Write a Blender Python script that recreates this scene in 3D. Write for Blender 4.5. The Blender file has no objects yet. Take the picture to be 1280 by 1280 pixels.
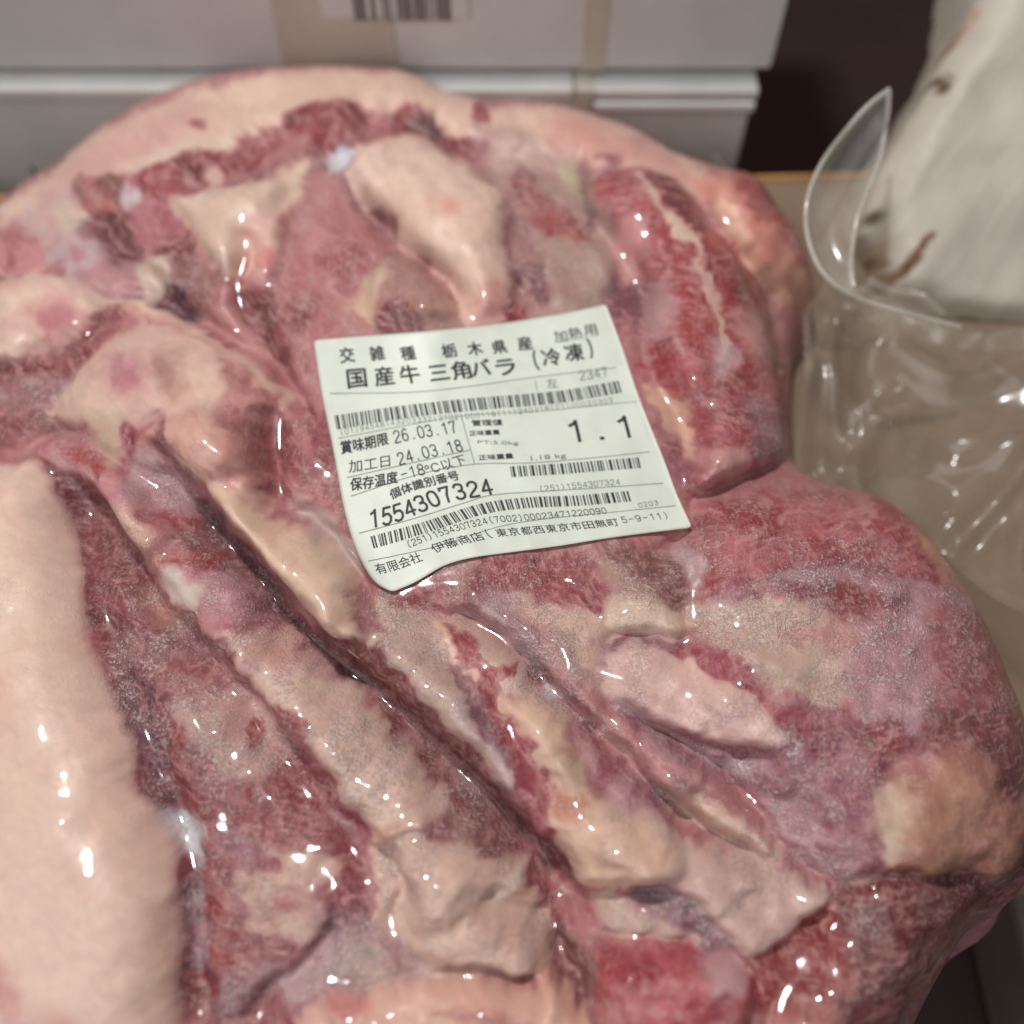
import bpy, bmesh, math, random
import numpy as np
from mathutils import Vector
random.seed(3)
sc = bpy.context.scene
COLL = sc.collection
R = math.radians

# ---------------------------------------------------------------- camera, ambient, lamps, exposure
PITCH = R(60); FPX = 1230.0
CAM = np.array([0.0, -.28*math.cos(PITCH), .055+.28*math.sin(PITCH)])
cam_d = bpy.data.cameras.new('camera'); cam = bpy.data.objects.new('camera', cam_d); COLL.objects.link(cam)
cam.location = CAM; cam.rotation_euler = (math.pi/2-PITCH, 0, 0)
cam_d.sensor_width = 36; cam_d.lens = 36*FPX/1280; cam_d.clip_start = .01; cam_d.clip_end = 50
cam_d.dof.use_dof = True; cam_d.dof.focus_distance = .262; cam_d.dof.aperture_fstop = 4.8
sc.camera = cam
w = bpy.data.worlds.new('World'); sc.world = w; w.use_nodes = True
w.node_tree.nodes['Background'].inputs[0].default_value = (1.0, .98, .95, 1)
w.node_tree.nodes['Background'].inputs[1].default_value = .11
def area_lamp(name, loc, target, sx, sy, power, col):
    l = bpy.data.lights.new(name, 'AREA'); l.shape = 'RECTANGLE'; l.size = sx; l.size_y = sy; l.energy = power; l.color = col
    o = bpy.data.objects.new(name, l); COLL.objects.link(o); o.location = loc
    o.rotation_euler = (Vector(target)-Vector(loc)).to_track_quat('-Z', 'Y').to_euler()
    return o
area_lamp('ceiling_or_fill_lamp', (-.12, .25, .86), (0, 0, .05), .07, .05, 5.1, (1, .985, .945))
area_lamp('ceiling_or_fill_lamp', (-.55, -.95, 1.25), (0, .08, .05), 2.2, 1.8, 15, (1, .985, .95))  # added soft fill, not a real lamp: brightens carton faces and front slopes
sc.view_settings.view_transform = 'Standard'; sc.view_settings.look = 'None'
sc.view_settings.exposure = -0.05; sc.view_settings.gamma = 1
sc.render.engine = 'CYCLES'
sc.cycles.transparent_max_bounces = 16

# ---------------------------------------------------------------- helpers
_F = np.array([0, math.cos(PITCH), -math.sin(PITCH)]); _U = np.array([0, math.sin(PITCH), math.cos(PITCH)])
def project(P):
    r = P-CAM; d = r@_F
    return np.stack([640+FPX*r[..., 0]/d, 640-FPX*(r@_U)/d], -1)
def ray(p):
    p = np.asarray(p, float)
    return _F + np.stack([(p[..., 0]-640)/FPX, 0*p[..., 0], 0*p[..., 0]], -1) - ((p[..., 1:2]-640)/FPX)*_U
def on_z(p, z):
    """where the line of sight of a measured photo point meets the level z"""
    r = ray(p); t = (z-CAM[2])/r[..., 2:3]
    return CAM + r*t
def on_y(p, y):
    r = ray(p); t = (y-CAM[1])/r[..., 1:2]
    return CAM + r*t
def tag(o, label=None, cat=None, group=None, kind=None):
    for k, v in (('label', label), ('category', cat), ('group', group), ('kind', kind)):
        if v: o[k] = v
    return o
def empty(name, loc, label, cat, group=None):
    o = bpy.data.objects.new(name, None); COLL.objects.link(o); o.location = loc
    o.empty_display_size = .02
    return tag(o, label, cat, group)
def link(name, me, mat=None, parent=None, smooth=False):
    o = bpy.data.objects.new(name, me); COLL.objects.link(o)
    if mat: me.materials.append(mat)
    if smooth: me.shade_smooth()
    if parent:
        o.parent = parent
        o.matrix_parent_inverse.identity()
        q = parent; off = Vector((0, 0, 0))
        while q: off += q.location; q = q.parent
        o.location = -off           # meshes are built in place, things have no rotation
    return o
def raw_mesh(name, V, Fq):
    """fast mesh from numpy vertices and quads / triangles"""
    me = bpy.data.meshes.new(name); V = np.asarray(V, np.float32); Fq = np.asarray(Fq, np.int32); k = Fq.shape[1]
    me.vertices.add(len(V)); me.vertices.foreach_set('co', V.ravel())
    me.loops.add(Fq.size); me.loops.foreach_set('vertex_index', Fq.ravel())
    me.polygons.add(len(Fq)); me.polygons.foreach_set('loop_start', np.arange(0, Fq.size, k, dtype=np.int32))
    me.update(calc_edges=True); me.validate()
    return me
def grid_faces(ny, nx):
    i = np.arange(ny*nx).reshape(ny, nx)
    return np.stack([i[:-1, :-1], i[:-1, 1:], i[1:, 1:], i[1:, :-1]], -1).reshape(-1, 4)
def box_mesh(name, x0, x1, y0, y1, z0, z1, bev=.001, seg=2):
    bm = bmesh.new(); bmesh.ops.create_cube(bm, size=1)
    for v in bm.verts:
        v.co = ((x0+x1)/2+v.co.x*(x1-x0), (y0+y1)/2+v.co.y*(y1-y0), (z0+z1)/2+v.co.z*(z1-z0))
    if bev: bmesh.ops.bevel(bm, geom=bm.edges[:], offset=bev, segments=seg, profile=.5, affect='EDGES')
    me = bpy.data.meshes.new(name); bm.to_mesh(me); bm.free(); return me
def tube_mesh(name, pts, rad, n=8):
    pts = np.array(pts, float); V = []; N = len(pts)
    for i in range(N):
        t = pts[min(i+1, N-1)]-pts[max(i-1, 0)]; t /= np.linalg.norm(t)+1e-12
        a = np.cross(t, [.3, .2, 1]); a /= np.linalg.norm(a); b = np.cross(t, a)
        rr = rad(i/(N-1)) if callable(rad) else rad
        for k in range(n):
            th = 2*math.pi*k/n; V.append(pts[i]+rr*(a*math.cos(th)+b*math.sin(th)))
    Fq = [(i*n+k, i*n+(k+1) % n, (i+1)*n+(k+1) % n, (i+1)*n+k) for i in range(N-1) for k in range(n)]
    return raw_mesh(name, V, Fq)
def srgb(c):
    return tuple((v/255/12.92 if v/255 <= .04045 else ((v/255+.055)/1.055)**2.4) for v in c)
class NT:
    """small node-tree writer"""
    def __init__(s, name):
        s.m = bpy.data.materials.new(name); s.m.use_nodes = True; s.t = s.m.node_tree; s.t.nodes.clear()
        s.out = s.n('ShaderNodeOutputMaterial')
    def n(s, kind, **kw):
        q = s.t.nodes.new(kind)
        for k, v in kw.items(): setattr(q, k, v)
        return q
    def set(s, sock, v):
        if hasattr(v, 'is_output'): s.t.links.new(v, sock)
        elif isinstance(v, (tuple, list)) and len(v) == 3 and sock.type == 'RGBA': sock.default_value = (*v, 1)
        else: sock.default_value = v
    def noise(s, vec, scale, detail=3, rough=.55, dist=0, stretch=None):
        if stretch:
            mp = s.n('ShaderNodeMapping'); mp.inputs['Scale'].default_value = stretch[:3]
            if len(stretch) > 3: mp.inputs['Rotation'].default_value = (0, 0, stretch[3])
            s.set(mp.inputs[0], vec); vec = mp.outputs[0]
        q = s.n('ShaderNodeTexNoise'); s.set(q.inputs['Vector'], vec)
        for k, v in (('Scale', scale), ('Detail', detail), ('Roughness', rough), ('Distortion', dist)): q.inputs[k].default_value = v
        return q.outputs['Fac']
    def voro(s, vec, scale, feature='F1'):
        q = s.n('ShaderNodeTexVoronoi', feature=feature); s.set(q.inputs['Vector'], vec); q.inputs['Scale'].default_value = scale
        return q
    def ramp(s, v, a, b, c=0., d=1.):
        q = s.n('ShaderNodeMapRange', interpolation_type='SMOOTHSTEP'); s.set(q.inputs[0], v)
        for i, x in enumerate((a, b, c, d)): s.set(q.inputs[1+i], x)
        return q.outputs[0]
    def math(s, op, a, b=0., clamp=False):
        q = s.n('ShaderNodeMath', operation=op, use_clamp=clamp); s.set(q.inputs[0], a); s.set(q.inputs[1], b); return q.outputs[0]
    def mix(s, f, a, b):
        q = s.n('ShaderNodeMix', data_type='RGBA'); s.set(q.inputs[0], f); s.set(q.inputs[6], a); s.set(q.inputs[7], b); return q.outputs[2]
    def bump(s, h, strength, dist, normal=None):
        q = s.n('ShaderNodeBump'); q.inputs['Strength'].default_value = strength; q.inputs['Distance'].default_value = dist
        s.set(q.inputs['Height'], h)
        if normal: s.set(q.inputs['Normal'], normal)
        return q.outputs[0]
    def principled(s, **kw):
        q = s.n('ShaderNodeBsdfPrincipled')
        for k, v in kw.items(): s.set(q.inputs[k.replace('_', ' ')], v)
        s.t.links.new(q.outputs[0], s.out.inputs[0]); return q
    def obj(s): return s.n('ShaderNodeTexCoord').outputs['Object']
    def geo(s): return s.n('ShaderNodeNewGeometry').outputs['Position']

# ---------------------------------------------------------------- materials of the setting and the plain things
def mat_card(name, col, col2, rough=.75, grain=900, flute=0):
    t = NT(name); P = t.geo()
    n = t.noise(P, 28, 4); n2 = t.noise(P, grain, 2, .6, 0, (1, .35, 1)); n3 = t.noise(P, 9, 3)
    c = t.mix(t.ramp(n, .35, .7), srgb(col), srgb(col2))
    c = t.mix(t.ramp(n2, .42, .75, 0, .22), c, tuple(x*.72 for x in srgb(col)))
    c = t.mix(t.ramp(n3, .55, .8, 0, .25), c, tuple(x*.8 for x in srgb(col2)))
    h = t.math('ADD', t.math('MULTIPLY', n2, .4), n)
    t.principled(Base_Color=c, Roughness=rough, Normal=t.bump(h, .25, .0006)); return t.m
M_BOARD = mat_card('board_paper', (132, 113, 96), (120, 102, 86), .7)
M_KRAFT = mat_card('kraft_cardboard', (188, 142, 84), (170, 124, 70), .8)
M_CARTON = mat_card('white_carton', (206, 205, 205), (198, 197, 196), .55, 700)
M_TAPE = NT('clear_tape')
_t = M_TAPE; _t.principled(Base_Color=_t.mix(_t.ramp(_t.noise(_t.geo(), 60, 3), .4, .7), srgb((188, 182, 170)), srgb((180, 174, 163))), Roughness=.32); M_TAPE = _t.m
def mat_dark(name, a, b):
    t = NT(name); P = t.geo()
    c = t.mix(t.ramp(t.noise(P, 14, 4), .35, .7), srgb(a), srgb(b))
    t.principled(Base_Color=c, Roughness=.65, Normal=t.bump(t.noise(P, 300, 3), .3, .0005)); return t.m
M_WALL = mat_dark('dark_brown_panel', (172, 114, 90), (154, 102, 82))
M_FLOOR = mat_dark('dark_table_top', (58, 42, 38), (48, 36, 34))
M_RAIL = mat_dark('grey_rail', (112, 102, 96), (98, 90, 84))
def mat_plain(name, col, rough=.6):
    t = NT(name); P = t.geo(); c = srgb(col)
    t.principled(Base_Color=t.mix(t.ramp(t.noise(P, 350, 3), .4, .7, 0, .35), c, tuple(min(1, x*1.4+.01) for x in c)), Roughness=rough); return t.m
M_INK = mat_plain('black_print', (34, 34, 36), .6)
M_INKF = mat_plain('faded_print', (112, 114, 112), .6)
M_INKB = mat_plain('box_print', (66, 58, 56), .6)
t = NT('label_paper'); _P = t.geo()
t.principled(Base_Color=t.mix(t.ramp(t.noise(_P, 90, 3), .4, .7), srgb((219, 224, 214)), srgb((211, 217, 207))), Roughness=.42, Specular_IOR_Level=.35,
             Normal=t.bump(t.noise(_P, 1500, 2), .1, .0002), Subsurface_Weight=.05, Subsurface_Scale=.001); M_LABEL = t.m
def mat_film(name, haze, rough=.09, wr=.6, spec=.04, tint=(1, .99, .97), hc=(.72, .70, .67)):
    t = NT(name); P = t.geo()
    tr = t.n('ShaderNodeBsdfTransparent'); tr.inputs[0].default_value = (*tint, 1)
    gl = t.n('ShaderNodeBsdfGlossy'); gl.inputs['Roughness'].default_value = rough
    df = t.n('ShaderNodeBsdfDiffuse'); df.inputs[0].default_value = (*hc, 1)
    h = t.math('ADD', t.math('MULTIPLY', t.noise(P, 60, 2, .5, .8), 1.2), t.math('MULTIPLY', t.noise(P, 300, 2, .5, .3), .10))
    nb = t.bump(h, wr, .0016)
    t.set(gl.inputs['Normal'], nb)
    lw = t.n('ShaderNodeLayerWeight'); lw.inputs[0].default_value = .5; t.set(lw.inputs['Normal'], nb)
    f = t.math('ADD', t.math('MULTIPLY', t.math('POWER', lw.outputs['Facing'], 5.), .40), spec, True)
    hz = t.ramp(t.noise(P, 34, 4, .55, 1.2, (1, .45, 1, .5)), .34, .72, haze*.7, haze*1.7)
    m1 = t.n('ShaderNodeMixShader'); t.set(m1.inputs[0], hz); t.set(m1.inputs[1], tr.outputs[0]); t.set(m1.inputs[2], df.outputs[0])
    m2 = t.n('ShaderNodeMixShader'); t.set(m2.inputs[0], f); t.set(m2.inputs[1], m1.outputs[0]); t.set(m2.inputs[2], gl.outputs[0])
    t.set(t.out.inputs[0], m2.outputs[0]); return t.m
M_FILM = mat_film('vacuum_film', .008, .09, .14, .036)
M_FLAP = mat_film('loose_film', .13, .20, .05, .085, hc=(.68, .60, .51))
M_CURL = mat_film('stiff_film', .22, .15, .2, .06)
M_RIM = mat_film('film_rim', .30, .12, .4, hc=(.80, .79, .74))
# ---------------------------------------------------------------- the setting
ZT = -.032                                   # the table lies lower than the board under the meat
me = raw_mesh('table_top', [(-1.2, -.9, ZT-.1), (1.2, -.9, ZT-.1), (1.2, .75, ZT-.1), (-1.2, .75, ZT-.1)], [(0, 1, 2, 3)])
tag(link('table_top', me, M_FLOOR), kind='structure')
me = box_mesh('back_wall', -1.2, 1.2, .62, .66, ZT-.1, .9, .004)
tag(link('back_wall', me, M_WALL), kind='structure')

# flat carton under the meat: pale top sheet, brown cut edge; it stands a little askew
bx = empty('flat_carton', (0, 0, -.1), 'flat pale brown cardboard carton lying under the packed meat', 'cardboard')
pa, pb = on_z((0, 250), 0)[:2], on_z((985, 224), 0)[:2]
YAW = math.atan2(pb[1]-pa[1], pb[0]-pa[0])
def slab(name, x0, x1, y0, y1, z0, z1, mat, par, bev=.0012, yaw=None):
    me = box_mesh(name, x0, x1, y0, y1, z0, z1, bev)
    if yaw:
        for v in me.vertices:
            x, y = v.co.x, v.co.y; v.co.x = pa[0]+x*math.cos(yaw)-y*math.sin(yaw); v.co.y = pa[1]+x*math.sin(yaw)+y*math.cos(yaw)
    return link(name, me, mat, par)
dp, wl, wr_ = .286, -.12, .62
slab('top_sheet', wl, wr_, -dp, -.0003, -.004, 0, M_BOARD, bx, .0012, YAW)
slab('cut_edge', wl, wr_, .0003, .003, -.006, .0006, M_KRAFT, bx, .0012, YAW)
slab('carton_body', wl+.004, wr_-.004, -dp+.004, -.004, ZT-.1, -.0043, M_KRAFT, bx, .0012, YAW)

M_INKG = mat_plain('grey_print', (104, 97, 94), .6)
# two white cartons stacked behind the meat
YB = .215
def carton(name, label, x0, x1, z0, z1, y0, lid):
    r = empty(name, ((x0+x1)/2, y0, z0), label, 'carton', 'white cartons stacked behind the meat')
    slab('carton_body', x0, x1, y0, y0+.17, z0, z1, M_CARTON, r, .0016)
    return r
P0 = on_y((935, 150), YB); P1 = on_y((0, 108), YB)
ztop = float(P1[2]); xR = float(P0[0])
lo = carton('white_carton', 'lower of two stacked white cartons, partly hidden behind the meat', -.42, xR, ZT-.1, ztop-.006, YB, True)
sx = float(on_y((728, 130), YB)[0])
slab('lid_flap', -.423, sx-.004, YB-.0022, YB+.168, ztop-.0055, ztop, M_CARTON, lo, .0012)
slab('lid_flap', sx+.004, xR+.001, YB-.0030, YB+.168, ztop-.0108, ztop-.0062, M_CARTON, lo, .0012)
slab('lid_flap', sx+.003, xR+.0015, YB-.0014, YB+.168, ztop-.0056, ztop-.0008, M_CARTON, lo, .001)
slab('tape_strip', sx-.0036, sx+.0036, YB-.0034, YB+.16, ztop-.0112, ztop+.0004, M_TAPE, lo, .0003)
# a small printed mark on its face
a = on_y((40, 208), YB-.0004); b = on_y((50, 232), YB-.0004)
slab('printed_mark', a[0], b[0], YB-.0006, YB+.001, b[2], a[2], M_INKB, lo, 0)
yU = YB+.0085
q = on_y((956, 118), yU); xU = float(q[0])
up = carton('white_carton', 'upper white carton with a barcode sticker and a taped vertical seam', -.44, xU, ztop+.0015, ztop+.16, yU, False)
s0 = float(on_y((738, 120), yU)[0])
slab('tape_strip', s0-.0048, s0+.0048, yU-.0007, yU+.002, ztop+.0016, ztop+.16, M_TAPE, up, .0002)
s1 = float(on_y((428, 60), yU)[0]); s2 = float(on_y((350, 60), yU)[0])
slab('tape_strip', s2, s1+.022, yU-.0007, yU+.002, ztop+.0016, ztop+.16, M_TAPE, up, .0002)
a = on_y((402, 12), yU); b = on_y((586, 26), yU)
stk = slab('sticker', a[0], b[0], yU-.0012, yU+.001, b[2]+.002, b[2]+.034, M_CARTON, up, 0)
me = bmesh.new(); rr = random.Random(5); x = float(on_y((424, 20), yU)[0]); xe = float(on_y((562, 20), yU)[0])
zb = float(on_y((480, 23), yU)[2])
while x < xe:
    wb = rr.choice([.0006, .0012, .0018, .0024])
    if rr.random() < .72:
        vs = [me.verts.new(p) for p in ((x, yU-.0016, zb), (x+wb, yU-.0016, zb), (x+wb, yU-.0016, zb+.024), (x, yU-.0016, zb+.024))]
        me.faces.new(vs)
    x += wb+rr.choice([.0005, .0010])
m_ = bpy.data.meshes.new('barcode'); me.to_mesh(m_); me.free(); link('barcode', m_, M_INKG, stk)

# grey rail on the table by the right front corner
rl = box_mesh('grey_rail', .182, .200, -.34, .0, ZT-.095, ZT-.05, .003)
tag(link('grey_rail', rl, M_RAIL), 'grey metal rail lying in the dark gap beside the lower right of the meat', 'rail')
# ---------------------------------------------------------------- surface fields of the meat
# The relief and the fat / lean / frost layout of the meat, laid out patch by patch in a flat chart
# (units: one chart unit is about 0.22 mm on the meat) and later carried onto the 3D surface.
U0, USTEP, UN = -170.0, 1.6, 1025
_ax = U0 + USTEP*np.arange(UN)
UX, UY = np.meshgrid(_ax, _ax)
_rng = np.random.default_rng(7)
_tab = _rng.random((256, 256)).astype(np.float32)
def vnoise(x, y, seed=0):
    x = x + seed*17.31; y = y + seed*9.77
    xi = np.floor(x).astype(np.int32); yi = np.floor(y).astype(np.int32)
    fx = (x-xi).astype(np.float32); fy = (y-yi).astype(np.float32)
    fx = fx*fx*fx*(fx*(fx*6-15)+10); fy = fy*fy*fy*(fy*(fy*6-15)+10)
    g = lambda a, b: _tab[(yi+b) & 255, (xi+a) & 255]
    return (g(0,0)*(1-fx)+g(1,0)*fx)*(1-fy) + (g(0,1)*(1-fx)+g(1,1)*fx)*fy
def fbm(x, y, scale, seed=0, octv=4, ang=0.0, ax=1.0):
    """0..1 noise; ang in degrees, ax stretches along that direction"""
    c, s = math.cos(math.radians(ang)), math.sin(math.radians(ang))
    u = (x*c + y*s)/(scale*ax); v = (-x*s + y*c)/scale
    o = 0; a = 1; t = 0
    for k in range(octv):
        o = o + a*vnoise(u*2**k, v*2**k, seed+k*3); t += a; a *= .55
    return o/t
def sstep(a, b, x):
    t = np.clip((x-a)/(b-a), 0, 1); return t*t*(3-2*t)
def smooth_closed(p, n=5):
    p = np.array(p, float); out = []
    N = len(p)
    for i in range(N):
        p0, p1, p2, p3 = p[i-1], p[i], p[(i+1) % N], p[(i+2) % N]
        for t in np.arange(n)/n:
            out.append(.5*((2*p1)+(-p0+p2)*t+(2*p0-5*p1+4*p2-p3)*t*t+(-p0+3*p1-3*p2+p3)*t**3))
    return np.array(out)
def smooth_open(p, n=6):
    p = np.array(p, float); q = np.vstack([2*p[0]-p[1], p, 2*p[-1]-p[-2]]); out = []
    for i in range(1, len(q)-2):
        p0, p1, p2, p3 = q[i-1], q[i], q[i+1], q[i+2]
        for t in np.arange(n)/n:
            out.append(.5*((2*p1)+(-p0+p2)*t+(2*p0-5*p1+4*p2-p3)*t*t+(-p0+3*p1-3*p2+p3)*t**3))
    out.append(p[-1]); return np.array(out)
def sdf_poly(x, y, p):
    """signed distance, positive inside"""
    d = np.full(x.shape, 1e9, np.float32); ins = np.zeros(x.shape, bool)
    for i in range(len(p)):
        ax, ay = p[i-1]; bx, by = p[i]
        ex, ey = bx-ax, by-ay; L = ex*ex+ey*ey + 1e-12
        t = np.clip(((x-ax)*ex+(y-ay)*ey)/L, 0, 1)
        d = np.minimum(d, (x-ax-t*ex)**2 + (y-ay-t*ey)**2)
        if ay != by:
            ins ^= ((ay > y) != (by > y)) & (x < ex*(y-ay)/(by-ay)+ax)
    d = np.sqrt(d)
    return np.where(ins, d, -d)
def dist_line(x, y, p):
    """distance to a polyline, arc parameter 0..1 and side (sign)"""
    d = np.full(x.shape, 1e9, np.float32); tt = np.zeros(x.shape, np.float32); sd = np.ones(x.shape, np.float32)
    n = len(p)-1
    for i in range(n):
        ax, ay = p[i]; bx, by = p[i+1]
        ex, ey = bx-ax, by-ay; L = ex*ex+ey*ey + 1e-12
        t = np.clip(((x-ax)*ex+(y-ay)*ey)/L, 0, 1)
        q = (x-ax-t*ex)**2 + (y-ay-t*ey)**2
        m = q < d
        d = np.where(m, q, d); tt = np.where(m, (i+t)/n, tt)
        sd = np.where(m, np.sign(ex*(y-ay)-ey*(x-ax)), sd)
    return np.sqrt(d), tt, sd
FR = dict(p=(0,0,1.), z1=(0,80,2.909), z2=(380,80,2.909), z3=(740,180,2.370), z4=(0,500,2.909),
          z5=(0,840,2.909), z6=(400,680,2.909), z7=(400,840,2.909), z8=(760,620,1.9385))
def fr(f, s):
    """chart points from a string 'x,y x,y ...' measured in sheet f"""
    x0, y0, k = FR[f]
    return [(x0+float(a)/k, y0+float(b)/k) for a, b in (q.split(',') for q in s.split())]
def lin(c):
    c = np.array(c, float)/255.
    return np.where(c <= .04045, c/12.92, ((c+.055)/1.055)**2.4)
COL = np.zeros((UN, UN, 3), np.float32); FROST = np.zeros((UN, UN), np.float32); H = np.zeros((UN, UN), np.float32)
WARPX = (fbm(UX, UY, 34, 11)-.5); WARPY = (fbm(UX, UY, 34, 29)-.5)
FINE = fbm(UX, UY, 9, 41, 3)-.5
def win(p, m):
    p = np.array(p)
    i0 = int(max(0, (p[:,0].min()-m-U0)//USTEP)); i1 = int(min(UN, (p[:,0].max()+m-U0)//USTEP+2))
    j0 = int(max(0, (p[:,1].min()-m-U0)//USTEP)); j1 = int(min(UN, (p[:,1].max()+m-U0)//USTEP+2))
    return (slice(j0, max(j1, j0)), slice(i0, max(i1, i0)))
_k = [0]
def patch(f, s, col, soft=5, warp=16, fine=6, op=1.0, mott=None, frost=None, fop=1.0):
    """a patch of tissue: colour, edge softness, raggedness; mott=(colour, amount, scale, angle, stretch)"""
    _k[0] += 1
    p = smooth_closed(fr(f, s), 4); w = win(p, soft+warp+fine+6)
    x, y = UX[w], UY[w]
    d = sdf_poly(x + WARPX[w]*warp*2, y + WARPY[w]*warp*2, p) + FINE[w]*fine*2
    m = sstep(-soft, soft, d)*op
    c = np.broadcast_to(lin(col), x.shape+(3,))
    if mott:
        c2, amt, sc, ang, st = mott
        n = fbm(x + WARPX[w]*sc, y + WARPY[w]*sc, sc, _k[0]*5, 4, ang, st)
        k = (sstep(.40, .62, n)*amt)[..., None]
        c = c*(1-k) + lin(c2)*k
    COL[w] = COL[w]*(1-m[..., None]) + c*m[..., None]
    if frost is not None:
        q = m*fop; FROST[w] = FROST[w]*(1-q) + frost*q
def streak(f, s, col, w0=4, w1=None, soft=3, op=1.0, rag=.5, frost=None):
    """a vein or fibre line"""
    _k[0] += 1
    w1 = w0 if w1 is None else w1
    p = smooth_open(fr(f, s), 4); w = win(p, w0+w1+soft+14)
    x, y = UX[w], UY[w]
    d, t, _ = dist_line(x + WARPX[w]*14, y + WARPY[w]*14, p)
    wd = w0+(w1-w0)*t
    m = sstep(wd+soft, wd-soft, d + FINE[w]*2*rag*wd*1.6)*op
    COL[w] = COL[w]*(1-m[..., None]) + lin(col)*m[..., None]
    if frost is not None: FROST[w] = FROST[w]*(1-m) + frost*m
def frost(f, s, a, soft=30, warp=25):
    p = smooth_closed(fr(f, s), 4); w = win(p, soft+warp+6)
    x, y = UX[w], UY[w]
    d = sdf_poly(x + WARPX[w]*warp*2, y + WARPY[w]*warp*2, p)
    m = sstep(-soft, soft, d)
    FROST[w] = np.maximum(FROST[w]*(1-m), FROST[w]*(1-m) + a*m)
def lobe(f, s, h, r, warp=8, pw=2.0, edge=None):
    """raise a rounded lobe (mm) whose flank is r wide"""
    p = smooth_closed(fr(f, s), 4); w = win(p, warp+4)
    x, y = UX[w], UY[w]
    d = sdf_poly(x + WARPX[w]*warp*2, y + WARPY[w]*warp*2, p)
    t = np.clip(d/r, 0, 1)
    H[w] += h*(.35*(1-(1-t)**pw)**(1/pw) + .65*(1-(1-t)**2.4))
def ridge(f, s, h, w0, w1=None, asym=0.0, fade=.12, warp=10):
    """a ridge (h > 0) or crease (h < 0) along a line; asym makes the left / right flank wider"""
    w1 = w0 if w1 is None else w1
    p = smooth_open(fr(f, s), 5); w = win(p, 3.2*max(w0, w1)*(1+abs(asym))+warp)
    x, y = UX[w], UY[w]
    d, t, sd = dist_line(x + WARPX[w]*warp*2, y + WARPY[w]*warp*2, p)
    wd = (w0+(w1-w0)*t)*(1+asym*sd)
    e = sstep(0, fade, t)*sstep(0, fade, 1-t) if fade > 0 else 1
    e = .25+.75*e
    H[w] += h*e*np.exp(-(d/wd)**2)
def gblur(a, sig):
    r = int(3*sig); k = np.exp(-.5*(np.arange(-r, r+1)/sig)**2); k /= k.sum()
    b = np.pad(a, r, mode='edge')
    b = np.apply_along_axis(lambda v: np.convolve(v, k, 'valid'), 0, b) if False else sum(k[i]*b[i:i+a.shape[0], :] for i in range(2*r+1))
    return sum(k[i]*b[:, i:i+a.shape[1]] for i in range(2*r+1))

# palette: the colours the tissue itself has
FAT=(226,194,178); FATP=(217,182,166); FATW=(220,200,184); TAN=(192,160,146); BROWN=(160,126,112)
ROSE=(186,116,118); PINK=(196,144,140); MAUVE=(164,104,107); LEAN=(156,46,62); LEAND=(116,38,52); PURP=(112,60,72)
LILAC=(193,166,169); ICE=(196,196,204); ORNG=(196,128,100)

# ground tone
_n = fbm(UX, UY, 46, 3, 5)[..., None]; _n2 = fbm(UX, UY, 16, 5, 4, 35, 2.2)[..., None]
COL[:] = lin(MAUVE)*(1-_n) + lin(PINK)*_n
_q = sstep(.5, .72, _n2)*.5; COL[:] = COL*(1-_q) + lin(ROSE)*_q
FROST[:] = .05

# --- far rim of pale fat
patch('p', '-10,340 0,262 60,220 130,165 250,110 380,90 500,90 560,108 600,130 690,135 800,160 870,195 890,245 840,228 800,212 740,207 700,198 650,183 600,188 545,165 500,138 440,132 400,135 350,152 300,187 240,198 180,208 150,218 120,232 90,262 60,300 30,330',
      FATP, 7, 8, mott=(FAT, .7, 40, 20, 2))
patch('p', '700,148 800,172 866,206 872,235 800,208 735,200 690,188', (206,146,138), 14, 8, op=.8)
patch('p', '60,228 130,178 230,130 250,150 180,200 110,235 60,290 20,320', (206,158,150), 16, 8, op=.8)
patch('p', '150,205 230,182 310,165 330,172 240,195 170,212', FATW, 10, 8, op=.6)
patch('z1', '700,205 735,195 738,235 712,248', LEAN, 4, 2, 2, op=.7)
# --- left cluster under the rim
patch('z1', '60,560 140,470 260,430 340,470 330,560 260,640 180,740 120,760 40,680', (200,162,156), 10, 14, mott=(LILAC,.5,26,0,1))
patch('z1', '-60,640 60,575 140,640 175,770 90,770 -60,720', ROSE, 9, 12, mott=((208,150,150),.7,24,40,2))
patch('z1', '210,520 300,505 325,580 240,615', (208,184,166), 8, 8, op=.85)
patch('z1', '280,450 360,405 440,440 430,510 400,560 330,540', (178,110,98), 6, 10, mott=(BROWN,.8,20,0,1))
patch('z1', '370,410 430,420 440,480 400,500', (122,80,70), 8, 5, op=.85)
patch('z1', '310,500 390,495 400,540 330,545', (198,108,96), 6, 5, op=.8)
patch('z1', '280,560 400,540 520,560 520,720 470,760 380,680 300,640', (128,76,82), 8, 12, mott=(LILAC,.55,22,60,1.5))
patch('z1', '430,455 500,445 505,510 440,515', (206,192,200), 7, 5)
patch('z1', '505,525 640,500 665,560 605,660 505,655', (182,112,122), 7, 8, mott=((205,150,152),.6,20,20,2))
patch('z1', '605,640 690,630 725,690 690,740 610,720', LEAND, 7, 8)
patch('z1', '200,640 300,600 400,690 480,760 460,830 340,835 240,740', LILAC, 12, 16, mott=(ROSE,.6,18,30,1), frost=.5)
patch('z1', '490,720 600,700 645,760 600,865 505,870', (204,182,166), 9, 8)
patch('z1', '620,720 740,710 760,860 740,930 660,930 640,800', (150,108,100), 10, 10, mott=((190,160,146),.5,20,70,2))
patch('z1', '555,830 640,800 700,890 640,925', (92,56,76), 7, 7)
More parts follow.
